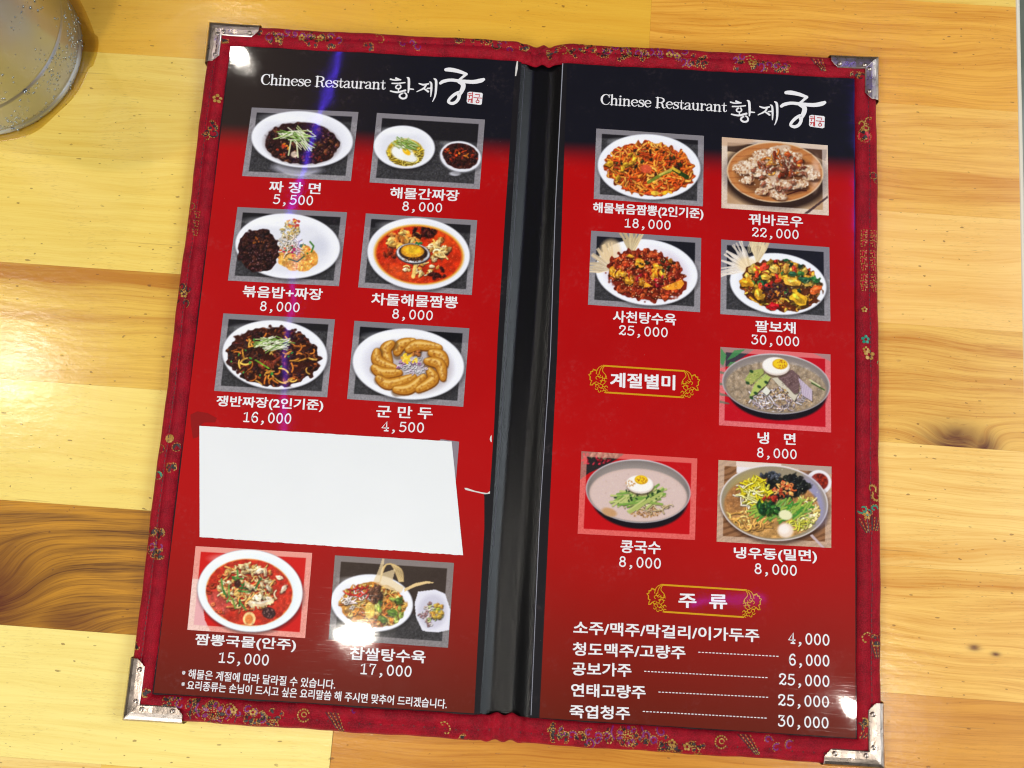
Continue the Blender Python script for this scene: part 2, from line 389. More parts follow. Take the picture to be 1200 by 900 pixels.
col = t.mix(t.math('MULTIPLY', t.sm(st2, .5, .7), .3), col, L4((110, 2, 22))[:3])
col = t.mix(t.math('MULTIPLY', t.sm(t.noise(v, 1.7, 2, .6), .45, .6), .28), col, L4((214, 24, 60))[:3]); nb = t.bump(weave, 0.6, 0.00018); nb = t.bump(t.noise(v, 0.5, 3, 0.6), 0.5, 0.0005, nb)
t.set(Base_Color=col, Roughness=0.42, Sheen_Weight=0.10, Sheen_Roughness=0.35, Normal=nb, Sheen_Tint=(1.0, 0.30, 0.55)); t.b.inputs['Specular IOR Level'].default_value = 0.18
BROC = t.m
vv = []; ff = []; NS = 460; M = len(PROF)
ring = []
for side in range(4):
    for i in range(NS):
        ring.append((side, -1 + 2 * i / NS))
for (side, q) in ring:
    for (pv, z) in PROF:
        h = IN + pv; a, b = q * h, h
        x, y = [(a, b), (b, -a), (-a, -b), (-b, a)][side]
        vv.append(deform(x, y, z))
NR = len(ring)
for i in range(NR):
    i2 = (i + 1) % NR
    for j in range(M - 1): ff.append((i * M + j, i * M + j + 1, i2 * M + j + 1, i2 * M + j))
binding = mesh('binding', vv, ff, BROC, menu, smooth=True, label='padded red brocade binding embroidered in gold, purple and teal')
def on_cloth(x, y, lift=.16):
    v_ = max(abs(x), abs(y)) - IN
    v_ = min(max(v_, -0.7), 11.7)
    x, y, z = deform(x, y, pz(v_)); return x, y, z + lift

# ---- ribbons (thread, pen strokes)
class Rib:
    def __init__(s): s.v = []; s.f = []; s.z = 0
    def stroke(s, pts, w, fn=None, caps=True, close=False):
        """pts 2-D mm; w width or list of widths; fn maps (x, y) to a surface point"""
        n = len(pts)
        if n < 2: return
        ws = w if isinstance(w, (list, tuple)) else [w] * n
        fn = fn or (lambda x, y: (x, y, 0)); dz = s.z; s.z += 0.004
        if close: pts = list(pts) + [pts[0]]; ws = list(ws) + [ws[0]]; n += 1
        base = len(s.v)
        for i in range(n):
            a = pts[max(i - 1, 0)]; b = pts[min(i + 1, n - 1)]
            if close and i in (0, n - 1): a = pts[-2]; b = pts[1]
            dx, dy = b[0] - a[0], b[1] - a[1]; l = math.hypot(dx, dy) or 1; nx, ny = -dy / l, dx / l
            for sgn in (1, -1):
                p = fn(pts[i][0] + nx * ws[i] / 2 * sgn, pts[i][1] + ny * ws[i] / 2 * sgn); s.v.append((p[0], p[1], p[2] + dz))
        for i in range(n - 1): q = base + 2 * i; s.f.append((q, q + 1, q + 3, q + 2))
        if caps and not close:
            for e in (0, n - 1):
                a = pts[e]; b = pts[1] if e == 0 else pts[n - 2]; an = math.atan2(a[1] - b[1], a[0] - b[0]); r = ws[e] / 2; c0 = len(s.v)
                for kq in range(7):
                    th = an - PI / 2 + PI * kq / 6; p = fn(a[0] + r * math.cos(th), a[1] + r * math.sin(th)); s.v.append((p[0], p[1], p[2] + dz))
                s.f.append(tuple(range(c0, c0 + 7)))
    def disc(s, x, y, rx, ry=None, ang=0, fn=None, n=12):
        fn = fn or (lambda a, b: (a, b, 0)); ry = ry or rx; c0 = len(s.v); dz = s.z; s.z += .004; ca, sa = math.cos(ang), math.sin(ang)
        for k in range(n):
            th = 2 * PI * k / n; a, b = rx * math.cos(th), ry * math.sin(th); p = fn(x + a * ca - b * sa, y + a * sa + b * ca); s.v.append((p[0], p[1], p[2] + dz))
        s.f.append(tuple(range(c0, c0 + n)))
    def build(s, name, mat, parent, z=0, label=None):
        if not s.f: return None
        o = mesh(name, [(a, b, c + z) for a, b, c in s.v], s.f, mat, parent, label=label); return o
def curve(pts, n=6, closed=False):
    """Catmull-Rom through pts (any tuple length)"""
    P_ = [np.array(p, float) for p in pts]; out = []; m = len(P_)
    rng = range(m) if closed else range(m - 1)
    for i in rng:
        if closed: a, b, c, d = P_[(i - 1) % m], P_[i], P_[(i + 1) % m], P_[(i + 2) % m]
        else: a, b, c, d = P_[max(i - 1, 0)], P_[i], P_[i + 1], P_[min(i + 2, m - 1)]
        for k in range(n):
            t_ = k / n; out.append(tuple(.5 * ((2 * b) + (c - a) * t_ + (2 * a - 5 * b + 4 * c - d) * t_ ** 2 + (3 * b - a - 3 * c + d) * t_ ** 3)))
    if not closed: out.append(tuple(P_[-1]))
    return out
def arc(cx, cy, r, a0, a1, n=10, ry=None):
    ry = ry or r; return [(cx + r * math.cos(a0 + (a1 - a0) * i / n), cy + ry * math.sin(a0 + (a1 - a0) * i / n)) for i in range(n + 1)]

def thread(name, rgb, metal=0.0, rough=0.4):
    t = NT(name); v = t.mmvec()
    nn = t.noise(v, 2.5, 2, 0.6); c = t.mix(t.math('MULTIPLY', t.sm(nn, .4, .6), .35), L4(rgb)[:3], L4([q * .45 for q in rgb])[:3])
    t.set(Base_Color=c, Roughness=rough, Metallic=metal, Normal=t.bump(nn, .4, .0002)); return t.m
GOLD = thread('gold_thread', (186, 138, 58), 0.2, .4); PURP = thread('purple_thread', (132, 8, 104)); BLK = thread('black_thread', (38, 22, 24)); TEAL = thread('teal_thread', (12, 138, 112)); CRIM = thread('crimson_thread', (208, 22, 46)); DRED = thread('dark_red_thread', (70, 3, 14))
emb = {}
def new_motif():
    for k_ in 'bpctg': emb[k_] = Rib()
def sew(name):
    """one embroidered motif = one part of the binding, a material slot for each thread"""
    vv = []; ff = []; mi = []; mats = []
    for k_, m_ in (('b', BLK), ('p', PURP), ('c', CRIM), ('t', TEAL), ('g', GOLD)):
        r = emb[k_]
        if not r.f: continue
        b = len(vv); vv += r.v; ff += [tuple(i + b for i in f) for f in r.f]; mi += [len(mats)] * len(r.f); mats.append(m_)
    if not ff: return
    o = mesh(name, vv, ff, mats[0], binding)
    for m_ in mats[1:]: o.data.materials.append(m_)
    o.data.polygons.foreach_set('material_index', mi)
LIFT = {'b': .10, 'p': .16, 'c': .16, 't': .2, 'g': .26}
def fnc(c): return lambda x, y: on_cloth(x, y, LIFT[c])
def clipd(pts):
    """keep only runs of a thread that lie on the cloth band"""
    run = []; runs = []
    for p in pts:
        m_ = max(abs(p[0]), abs(p[1])) - IN
        if -0.4 < m_ < 11.2: run.append(p)
        else:
            if len(run) > 1: runs.append(run)
            run = []
    if len(run) > 1: runs.append(run)
    return runs
def S(c, pts, w, smooth=True, dash=False):
    if smooth and len(pts) > 2: pts = curve(pts, 5)
    else:
        q = []
        for a, b in zip(pts, pts[1:]):
            n_ = max(1, int(math.hypot(b[0] - a[0], b[1] - a[1]) / .8)); q += [(a[0] + (b[0] - a[0]) * i / n_, a[1] + (b[1] - a[1]) * i / n_) for i in range(n_)]
        pts = q + [pts[-1]]
    for r in clipd(pts):
        if not dash: emb[c].stroke(r, w, fnc(c))
        else:
            acc = 0; seg = [r[0]]; on = True
            for a, b in zip(r, r[1:]):
                acc += math.hypot(b[0] - a[0], b[1] - a[1]); seg.append(b)
                if acc > (.75 if on else .4):
                    if on: emb[c].stroke(seg, w, fnc(c), caps=False)
                    on = not on; acc = 0; seg = [b]
def D(c, x, y, rx, ry=None, ang=0):
    m_ = max(abs(x), abs(y)) - IN
    if 0 < m_ + rx * .2 and m_ < 11.0: emb[c].disc(x, y, min(rx, max(m_ + .6, .2)), min(ry or rx, max(m_ + .6, .2)), ang, fnc(c))
R_ = RNG
def rosette(x, y, r=7):
    for k_ in range(9):
        a = 2 * PI * k_ / 9; cx, cy = x + .62 * r * math.cos(a), y + .62 * r * math.sin(a)
        D('p' if k_ % 3 else 'b', cx, cy, r * .26, r * .14, a)
        S('g', arc(cx, cy, r * .3, a - 1.7, a + 1.7, 8), .32, dash=True)
    for rr, n_ in ((.18, 5), (.34, 9)):
        for k_ in range(n_): a = 2 * PI * k_ / n_; D('g', x + r * rr * math.cos(a), y + r * rr * math.sin(a), .38)
    S('g', arc(x, y, r * .46, 0, 2 * PI, 22), .3, dash=True)
    for s_ in (-1, 1):
        S('p', [(x + s_ * r * 1.05, y - 2), (x + s_ * r * 1.35, y + 1), (x + s_ * r * 1.2, y + 4)], .8)
        S('g', [(x + s_ * r * 1.15, y - 3), (x + s_ * r * 1.55, y), (x + s_ * r * 1.4, y + 4.5)], .3, dash=True)
        S('b', [(x + s_ * r * 1.7, y - 3.5), (x + s_ * r * 1.8, y), (x + s_ * r * 1.6, y + 3)], .5)
def scrolls(x, y, n=2, c='p', sp=4.5):
    for k_ in range(n):
        cx = x + (k_ - (n - 1) / 2) * sp; r = R_.uniform(1.8, 2.8); a = R_.uniform(0, 2 * PI); cy = y + R_.uniform(-2.5, 2.5)
        S(c, [(cx + rr * math.cos(a + th), cy + rr * math.sin(a + th)) for th, rr in zip(np.linspace(0, 4.6, 9), np.linspace(r, r * .3, 9))], .75)
        S('g', [(cx + (rr + .7) * math.cos(a + th), cy + (rr + .7) * math.sin(a + th)) for th, rr in zip(np.linspace(-.2, 3.4, 8), np.linspace(r, r * .5, 8))], .28, dash=True)
def peony(x, y, r=4):
    for k_ in range(7):
        a = R_.uniform(0, 2 * PI); rr = R_.uniform(.3, 1) * r; D('b', x + rr * math.cos(a), y + rr * math.sin(a), R_.uniform(.7, 1.4), .6, a)
        S('g', arc(x + rr * math.cos(a), y + rr * math.sin(a), 1.3, a - 1.4, a + 1.6, 6), .34, dash=True)
def hook(x, y, s=1, r=2.6):
    S('g', [(x - s * r, y + r * .9), (x, y + r * 1.1), (x + s * r * .9, y + r * .1), (x + s * r * .5, y - r), (x - s * r * .2, y - r * .8)], .65, dash=True)
    S('g', [(x - s * r * .8, y + r * .5), (x - s * .1, y + r * .6)], .35, dash=True)
def spiral(x, y, r=3):
    S('g', arc(x, y, r, 0.4, 6.0, 16), .7, dash=True); S('g', arc(x + .2, y + .5, r * .4, 0, 5.5, 9), .5)
def fan(x, y, dx=6, dy=-11):
    for k_ in range(6): o_ = (k_ - 2.5) * .95; S('g' if k_ % 2 else 'b', [(x + o_ * 1.3 - dx / 2, y - dy / 2), (x + o_ * .5 + dx / 2, y + dy / 2)], .42, False, dash=bool(k_ % 2))
def fret(x, y, h=14):
    for sx in (-1, 1):
        for q in range(3):
            yy = y + (q - 1) * h / 3.1
            S('g', [(x + sx * .8, yy + 1.9), (x + sx * 4.2, yy + 1.9), (x + sx * 4.2, yy - 1.6), (x + sx * 2.2, yy - 1.6), (x + sx * 2.2, yy + .4), (x + sx * 1, yy + .4)], .38, False, True)
            S('c', [(x + sx * .9, yy + 1.1), (x + sx * 3.3, yy + 1.1), (x + sx * 3.3, yy - .8)], .5, False)
def ball(x, y, r, c='b'):
    D(c, x, y, r); S('g', arc(x, y, r, 0, 2 * PI, 12), .3, dash=True)
def blossom(x, y, c='g', r=1.3):
    for k_ in range(5): a = 2 * PI * k_ / 5 + .3; D(c, x + r * math.cos(a), y + r * math.sin(a), r * .55)
MN = {'rosette': 'embroidered_flower', 'blossom': 'embroidered_flower', 'peony': 'embroidered_leaf', 'scrolls': 'embroidered_scroll', 'hook': 'embroidered_hook', 'spiral': 'embroidered_ring', 'fan': 'embroidered_fan', 'fret': 'embroidered_fret', 'ball': 'embroidered_berry'}
def px(fn, x, y, *a, **kw): X_, Y_ = P(x, y, 7.3); new_motif(); fn(X_, Y_, *a, **kw); sew(MN[fn.__name__])
# top run
px(peony, 262, 46, r=2.2); px(peony, 322, 46, r=4.5); px(scrolls, 349, 43, n=4); px(scrolls, 372, 41, n=2, c='b'); px(hook, 445, 46); px(scrolls, 482, 52, n=3); px(peony, 432, 56, r=2)
px(fan, 540, 46, 3, -4); px(peony, 560, 47, 2.5); px(scrolls, 578, 50, n=2, c='b'); px(scrolls, 592, 54, n=2); px(peony, 614, 52, 2)
px(peony, 648, 58, r=3); px(peony, 676, 57, r=5); px(peony, 690, 58, r=4); px(scrolls, 722, 58, n=3, c='p'); px(peony, 742, 60, r=4); px(scrolls, 775, 62, n=7); px(scrolls, 800, 70, n=3)
px(hook, 880, 73, 1, 3.2); px(peony, 866, 78, r=3); px(scrolls, 905, 78, n=4); px(fan, 961, 76, 4, -7); px(scrolls, 1005, 88, n=2, c='b'); px(peony, 1003, 88, 2)
# left run
px(blossom, 255, 116, r=1.8); px(peony, 250, 148, r=2.6); px(hook, 243, 160, 1, 2); px(scrolls, 247, 152, n=2, c='b')
px(fret, 224, 262, h=16); px(ball, 224, 242, 2.0); px(scrolls, 217, 340, n=2, c='b'); px(scrolls, 213, 352, n=2, c='b'); px(peony, 212, 346, r=4); px(blossom, 216, 345)
for (x_, y_, c_) in ((199, 514, 'g'), (188, 526, 'b'), (207, 524, 'b'), (186, 557, 't')): px(ball, x_, y_, 2.2, c_)
px(peony, 201, 548, r=2.4)
for (x_, y_) in ((178, 622), (187, 627), (180, 645), (187, 650)): px(peony, x_, y_, r=2.6)
px(scrolls, 183, 636, n=2, c='p'); px(peony, 160, 757, r=1.6)
# right run
px(ball, 1013, 160, 3.6, 'c'); px(scrolls, 1012, 148, n=2, c='g', sp=3); px(peony, 1012, 158, r=3); px(hook, 1018, 142, -1, 2); px(ball, 1023, 206, 2.0); px(ball, 1026, 212, 1.4)
px(fret, 1018, 306, h=40)
px(fret, 1018, 286, h=18); px(fret, 1019, 326, h=18); px(blossom, 1013, 363, r=1.1); px(blossom, 1014, 398, 't', 1.6); px(blossom, 1018, 416, 'g', 1.9); px(blossom, 1014, 410, 'g', 1.2); px(ball, 1030, 425, 1.2, 't')
px(scrolls, 1025, 577, n=2, c='g', sp=3); px(scrolls, 1018, 596, n=3, c='t', sp=3); px(fan, 1014, 616, 2, -7); px(fan, 1027, 614, -2, -7); px(blossom, 1016, 604, 'g', 1.4)
px(hook, 1015, 747, -1, 2.2); px(peony, 1027, 750, r=2.4); px(fan, 1028, 762, 1, -8); px(scrolls, 1011, 847, n=2, c='b'); px(peony, 1012, 846, r=1.6); px(fan, 1012, 862, -2, -3)
# bottom run
px(peony, 172, 812, 1.6); px(peony, 195, 821, 2.5); px(scrolls, 207, 822, n=2); px(rosette, 250, 836, 6.6); px(scrolls, 280, 833, n=3); px(peony, 292, 843, 3.5); px(scrolls, 303, 835, n=2); px(peony, 310, 848, 3); px(hook, 322, 849, 1, 2)
px(spiral, 356, 839); px(fan, 396, 849, 7, -11); px(scrolls, 415, 838, n=1); px(hook, 522, 853, 1, 2.6); px(peony, 543, 866, 2)
px(peony, 650, 861, 3); px(peony, 660, 864, 2.6); px(hook, 682, 862, 1, 2); px(scrolls, 700, 860, n=3); px(rosette, 735, 862, 6); px(scrolls, 770, 862, n=2); px(peony, 780, 876, 3.2); px(peony, 795, 878, 2.6); px(hook, 815, 879, 1, 2)
px(spiral, 845, 869); px(fan, 880, 873, 7, -9); px(scrolls, 905, 872, n=2); px(scrolls, 925, 868, n=1)
for (xa, ya, xb, yb, n_) in ((300, 42, 400, 47, 9), (660, 56, 830, 72, 13), (200, 824, 330, 842, 9), (645, 862, 830, 876, 12), (535, 44, 600, 50, 4), (860, 74, 930, 82, 5)):
    for k_ in range(n_):
        f = (k_ + R_.random()) / n_; x_, y_ = xa + (xb - xa) * f, ya + (yb - ya) * f + R_.uniform(-4, 4)
        px(R_.choice([scrolls, peony, peony, blossom, hook]), x_, y_, **({'n': 1, 'c': R_.choice('ppb')} if R_.random() < 0 else {}))
# stitching along the middle groove
st = Rib()
def stitch_run(side, dark):
    s_ = -186
    while s_ < 186:
        l = 1.7 if not dark else .5
        a = [(s_, IN + 6.0), (s_ + l, IN + 6.0)]
        pts = [[(u, v_), (v_, u), (u, -v_), (-v_, u)][side] for u, v_ in a]
        if max(abs(pts[0][0]), abs(pts[0][1])) - IN < 8 or True:
            st.stroke(pts, .42 if not dark else .75, lambda x, y: on_cloth(x, y, .12), caps=False)
        s_ += 2.6 if not dark else 5.4 + .2 * math.sin(s_)
for side, dk in ((0, True), (1, False), (2, True), (3, False)): stitch_run(side, dk)
o = st.build('stitching', DRED, binding); o['kind'] = 'stuff'

# ---- metal corners
t = NT('corner_metal'); v = t.mmvec()
sm = t.noise(v, 0.25, 4, 0.6); pit = t.sm(t.noise(v, 1.1, 3, 0.6), .62, .7)
t.set(Base_Color=t.mix(pit, (0.50, 0.42, 0.36), (0.22, 0.16, 0.12)), Metallic=1.0, Roughness=t.math('MULTIPLY_ADD', sm, .34, .14), Normal=t.bump(sm, .14, .0012))
CHROME = t.m
CPROF = [(4.0, 7.2), (3.9, 7.8), (4.3, 8.1), (5.6, 8.2), (7.6, 8.3), (9.6, 8.15), (11.2, 7.5), (12.2, 6.2), (12.6, 4.4), (12.65, 0.3)]
def corner(sx, sy, l1, l2):
    """two folded legs meeting on a mitre; l1 along x, l2 along y"""
    vv = []; ff = []; n = len(CPROF)
    for leg, L_ in ((0, l1), (1, l2)):
        out = IN + 12.65
        for end in range(3):
            for i, (pv, z) in enumerate(CPROF):
                h = IN + pv; cut = max(0, 3.6 - (pv - 4.0) * 1.15) if end == 2 else 0
                if end == 0: a = h
                elif end == 1: a = out - L_ * .5
                else: a = out - L_ + cut
                zz = z + (0.55 if end == 0 else 0)
                vv.append((a * sx, h * sy, zz) if leg == 0 else (h * sx, a * sy, zz))
        b = leg * 3 * n
        for e in range(2):
            for i in range(n - 1):
                q = (b + e * n + i, b + e * n + i + 1, b + (e + 1) * n + i + 1, b + (e + 1) * n + i); ff.append(q)
    o = mesh('corner_protector', vv, ff, CHROME, menu)
    md = o.modifiers.new('thick', 'SOLIDIFY'); md.thickness = .0003; md.offset = 0
    md = o.modifiers.new('bev', 'BEVEL'); md.width = .00025; md.segments = 2; md.limit_method = 'ANGLE'; md.angle_limit = math.radians(35)
    for leg, L_ in ((0, l1), (1, l2)):
        for fr in (.30, .80):
            a = IN + 12.65 - L_ * fr - 1.0; h = IN + 5.9
            x, y = (a * sx, h * sy) if leg == 0 else (h * sx, a * sy)
            rv, rf = lathe([(1.25, 0), (1.2, .45), (.8, .8), (.01, .9)], 14)
            mesh('rivet', [(p[0] + x, p[1] + y, p[2] + 8.45) for p in rv], rf, CHROME, o, smooth=True)
    return o
corner(-1, 1, 30, 25)['label'] = 'top left steel corner with a warm copper sheen'
corner(1, 1, 28, 27)['label'] = 'top right steel corner reflecting purple light'
corner(-1, -1, 31, 31)['label'] = 'bottom left steel corner'
corner(1, -1, 31, 32)['label'] = 'bottom right steel corner'

# ---- pages
t = NT('page_black'); PBLK = laminate(t, L4((24, 22, 26))[:3])
def page_mat(name, x0):
    t = NT(name); v = t.mmvec(); X, Y, Z = t.xyz(v)
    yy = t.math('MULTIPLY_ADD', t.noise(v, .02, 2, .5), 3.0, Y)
    hi = t.sm(yy, 115.0, 134.0); lo = t.sm(yy, -60.0, -200.0)  # lo: printed fade at the foot, with the brown reflection painted in
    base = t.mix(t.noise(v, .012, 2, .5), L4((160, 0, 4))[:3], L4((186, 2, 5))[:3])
    hb = t.mix(t.sm(X, -180.0, -60.0), L4((40, 30, 26))[:3], L4((16, 16, 26))[:3]); c = t.mix(hi, base, hb); c = t.mix(t.math('MULTIPLY', lo, .95), c, L4((80, 26, 8))[:3])  # reflected brown veil painted into the ink: head's left side and foot
    return laminate(t, c)
pages = {}
lx = [P(604, 74), P(592, 250), P(583, 400), P(579, 500), P(574, 577)]
tear = [P(571, 578), P(566.5, 577), (P(566.5, 577)[0] + .6, P(566, 582)[1]), P(567.5, 620), P(560, 750), P(556, 831)]
pL = mesh('page', [(-178.9, -178.4, 5.45), (-11.6, -178.4, 5.45), (-11.2, 178.9, 5.45), (-178.9, 178.9, 5.45)], [(0, 1, 2, 3)], PBLK, menu, label='left laminated page with six dishes, white patch, two more dishes and two lines of notes')
pR = mesh('page', [(13.4, -178.6, 5.45), (178.6, -178.6, 5.45), (178.6, 178.6, 5.45), (12.4, 178.9, 5.45)], [(0, 1, 2, 3)], PBLK, menu, label='right laminated page with seven dishes, two gold banners and a drinks list')
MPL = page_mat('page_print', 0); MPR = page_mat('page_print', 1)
polyL = [(-178.2, 178.4)] + [(x, y) for x, y in lx] + tear + [(-178.2, -178.0)]
polyL[1] = (polyL[1][0], 178.4); polyL[-2] = (polyL[-2][0], -178.0)
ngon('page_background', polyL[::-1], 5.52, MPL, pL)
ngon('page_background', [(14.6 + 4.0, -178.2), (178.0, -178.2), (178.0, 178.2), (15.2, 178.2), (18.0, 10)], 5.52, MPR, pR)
WHT = flat_print('white_ink', (232, 229, 230)); YEL = flat_print('gold_ink', (206, 150, 20))
# thin worn edges of the film and the torn paper
r = Rib(); r.stroke([P(659.5, 74), P(651, 240), P(645, 415), P(638, 520), P(632.3, 610), P(627, 730), P(622.3, 838)], [.5, .35, .35, .3, .35, .3, .3], caps=False)
r.build('film_edge', flat_print('film_edge', (150, 150, 160)), pR, 5.58)
r = Rib(); r.stroke([P(615, 78), P(609, 170), P(602, 280), P(594, 390), P(586, 520), P(578, 640)], .18, caps=False); r.build('film_edge', flat_print('film_edge', (84, 84, 96)), pL, 5.5)
TORN = flat_print('torn_paper', (214, 208, 202))
ngon('torn_edge', [P(605.8, 71), P(607, 70.5), P(606.8, 80), P(604.8, 89), P(603.6, 89), P(604.2, 79)][::-1], 5.6, TORN, pL)
ngon('torn_edge', [P(544, 571.7), P(547, 571.8), P(556, 575.0), P(565, 577), P(571, 577.8), P(574.2, 575.5), P(574, 578.6), P(568, 579.2), P(560, 577.4), P(552, 575.6), P(545.5, 574)][::-1], 5.6, TORN, pL)
ngon('torn_edge', [P(576, 509.5), P(574.5, 512), P(574, 515), P(575.2, 518), P(576.2, 518)][::-1], 5.6, TORN, pL)

# ---- dish photographs: drawn by this script, one sample per point of a fine sheet
def projz(X, Y, z=5.7):
    q = np.stack([X - CAM[0], Y - CAM[1], np.full_like(X, z - CAM[2])], 0); p = np.tensordot(RW, q, 1)
    return 600 + FPX * p[0] / -p[2], 450 - FPX * p[1] / -p[2]
def vnoise(x, y, seed=0):
    xi = np.floor(x).astype(np.int64); yi = np.floor(y).astype(np.int64); fx = x - xi; fy = y - yi; fx = fx * fx * (3 - 2 * fx); fy = fy * fy * (3 - 2 * fy)
    def h(a, b):
        n_ = (a * 374761393 + b * 668265263 + seed * 982451653) & 0x7fffffff; n_ = ((n_ ^ (n_ >> 13)) * 1274126177) & 0x7fffffff; return ((n_ ^ (n_ >> 16)) & 0xffff) / 65535.0
    return (h(xi, yi) * (1 - fx) + h(xi + 1, yi) * fx) * (1 - fy) + (h(xi, yi + 1) * (1 - fx) + h(xi + 1, yi + 1) * fx) * fy
class Photo:
    NX, NY = 214, 150
    def __init__(s, quad, org, scale, seed):
        s.R = random.Random(seed); s.seed = seed
        c = [np.array(P(*(org[0] + q[0] / scale, org[1] + q[1] / scale))) for q in quad]
        u = np.linspace(0, 1, s.NX)[None, :, None]; v = np.linspace(0, 1, s.NY)[:, None, None]
        s.P = (c[0] * (1 - u) + c[1] * u) * (1 - v) + (c[3] * (1 - u) + c[2] * u) * v
        px_, py_ = projz(s.P[..., 0], s.P[..., 1]); s.X = (px_ - org[0]) * scale; s.Y = (py_ - org[1]) * scale
        s.U = np.broadcast_to(u[..., 0], s.X.shape); s.V = np.broadcast_to(v[..., 0], s.X.shape)
        s.img = np.zeros(s.X.shape + (3,)); s.clip = np.ones(s.X.shape)
        A = np.c_[s.X.ravel(), s.Y.ravel(), np.ones(s.X.size)]
        s.aff = np.linalg.lstsq(A, np.c_[s.U.ravel() * (s.NX - 1), s.V.ravel() * (s.NY - 1)], rcond=None)[0]
    def win(s, x0, y0, x1, y1):
        q = np.array([[a, b, 1] for a in (x0, x1) for b in (y0, y1)]) @ s.aff
        i0, j0 = np.floor(q.min(0)).astype(int) - 2; i1, j1 = np.ceil(q.max(0)).astype(int) + 3
        return slice(max(j0, 0), max(min(j1, s.NY), 0)), slice(max(i0, 0), max(min(i1, s.NX), 0))
    def blend(s, w_, m, col):
        m = (m * s.clip[w_])[..., None]; s.img[w_] = s.img[w_] * (1 - m) + np.asarray(col, float) * m
    def ell(s, cx, cy, rx, ry, col, ang=0, soft=5, a=1.0, rag=0.0):
        R = max(rx, ry) * (1 + rag) + soft; w_ = s.win(cx - R, cy - R, cx + R, cy + R)
        X = s.X[w_] - cx; Y = s.Y[w_] - cy
        if X.size == 0: return
        c, sn = math.cos(ang), math.sin(ang); d = np.sqrt(((X * c + Y * sn) / rx) ** 2 + ((-X * sn + Y * c) / ry) ** 2)
        if rag: q = max(6.0, min(rx, ry) * .8); d = d + (vnoise(s.X[w_] / q, s.Y[w_] / q, int(cx * 7 + cy)) - .5) * 2 * rag
        s.blend(w_, np.clip((1 - d) * min(rx, ry) / soft + .5, 0, 1) * a, col)
    def line(s, pts, w0, col, w1=None, soft=4, a=1.0):
        w1 = w0 if w1 is None else w1; xs = [p[0] for p in pts]; ys = [p[1] for p in pts]; R = max(w0, w1) + soft
        w_ = s.win(min(xs) - R, min(ys) - R, max(xs) + R, max(ys) + R); X = s.X[w_]; Y = s.Y[w_]
        if X.size == 0: return
        m = np.zeros(X.shape); n = len(pts) - 1
        for i in range(n):
            ax, ay = pts[i]; bx, by = pts[i + 1]; dx, dy = bx - ax, by - ay; l2 = dx * dx + dy * dy + 1e-9
            t_ = np.clip(((X - ax) * dx + (Y - ay) * dy) / l2, 0, 1); d = np.hypot(X - ax - t_ * dx, Y - ay - t_ * dy)
            wd = w0 + (w1 - w0) * (i + t_) / n; m = np.maximum(m, np.clip((wd / 2 - d) / soft + .5, 0, 1))
        s.blend(w_, m * a, col)
    def poly(s, pts, col, a=1.0):
        X, Y = s.X, s.Y; ins = np.zeros(X.shape, bool); j = len(pts) - 1
        for i in range(len(pts)):
            xi, yi = pts[i]; xj, yj = pts[j]
            if yi != yj: ins ^= ((yi > Y) != (yj > Y)) & (X < (xj - xi) * (Y - yi) / (yj - yi) + xi)
            j = i
        s.blend((slice(None), slice(None)), ins * a, col)
    def full(s, col, m=1.0): s.blend((slice(None), slice(None)), np.broadcast_to(m, s.X.shape), col)
    def n(s, sc_, k=0): return vnoise(s.X / sc_, s.Y / sc_, s.seed * 7 + k)
    def mat(s, top=.17, dark=(30, 28, 32)):
        """dark wall above a woven grey place mat"""
        s.full(dark); wv = .5 + .5 * np.sin(s.U * 420) * np.sin(s.V * 300); g = (s.n(9, 1) * .5 + s.n(5, 2) * .5)
        tex = 28 + 92 * np.clip(g * .6 + wv * .5 - .2, 0, 1); c = np.stack([tex, tex * .98, tex * 1.02], -1)
        m = np.clip((s.V - top) * 40, 0, 1) * (.85 + .15 * s.n(60, 3)); s.img = s.img * (1 - m[..., None]) + c * m[..., None]
    def border(s, col=(214, 206, 212), a=.55, fu=.052, fv=.070):
        m = ((s.U < fu) | (s.U > 1 - fu) | (s.V < fv) | (s.V > 1 - fv)) * a; s.full(col, m); s.img = s.img + (m * (s.V > .17) * (s.n(4.5, 41) - .5) * 60)[..., None]
    def bowl(s, cx, cy, rx, ry, ang=.05, rim=(240, 240, 246), inner=(226, 226, 234), ir=.80, iy=0):
        s.ell(cx + 6, cy + 14, rx * 1.0, ry * 1.0, (18, 16, 18), ang, 30, .55)
        s.ell(cx, cy, rx, ry, (176, 174, 182), ang, 7); s.ell(cx, cy - 1, rx - 4, ry - 4, rim, ang, 6)
        s.ell(cx, cy + iy + 6, rx * ir, ry * ir, inner, ang, 40); s.ell(cx - rx * .2, cy - ry * .72, rx * .5, ry * .14, (252, 252, 255), ang, 30, .6)
    def region(s, cx, cy, rx, ry, ang=.05, rag=.10, k=5):
        c, sn = math.cos(ang), math.sin(ang); X = s.X - cx; Y = s.Y - cy
        d = np.sqrt(((X * c + Y * sn) / rx) ** 2 + ((-X * sn + Y * c) / ry) ** 2) + (s.n(26, k) - .5) * rag * 2
        s.clip = np.clip((1 - d) * min(rx, ry) / 6 + .5, 0, 1)
    def unclip(s):
        k = 1 + s.clip * ((s.n(22, 31) - .5) * .34 + (s.n(7, 32) - .5) * .20)
        s.img = s.img * k[..., None] + (s.clip * (s.n(6.5, 33) > .86) * 34)[..., None]
        s.clip = np.ones(s.X.shape)
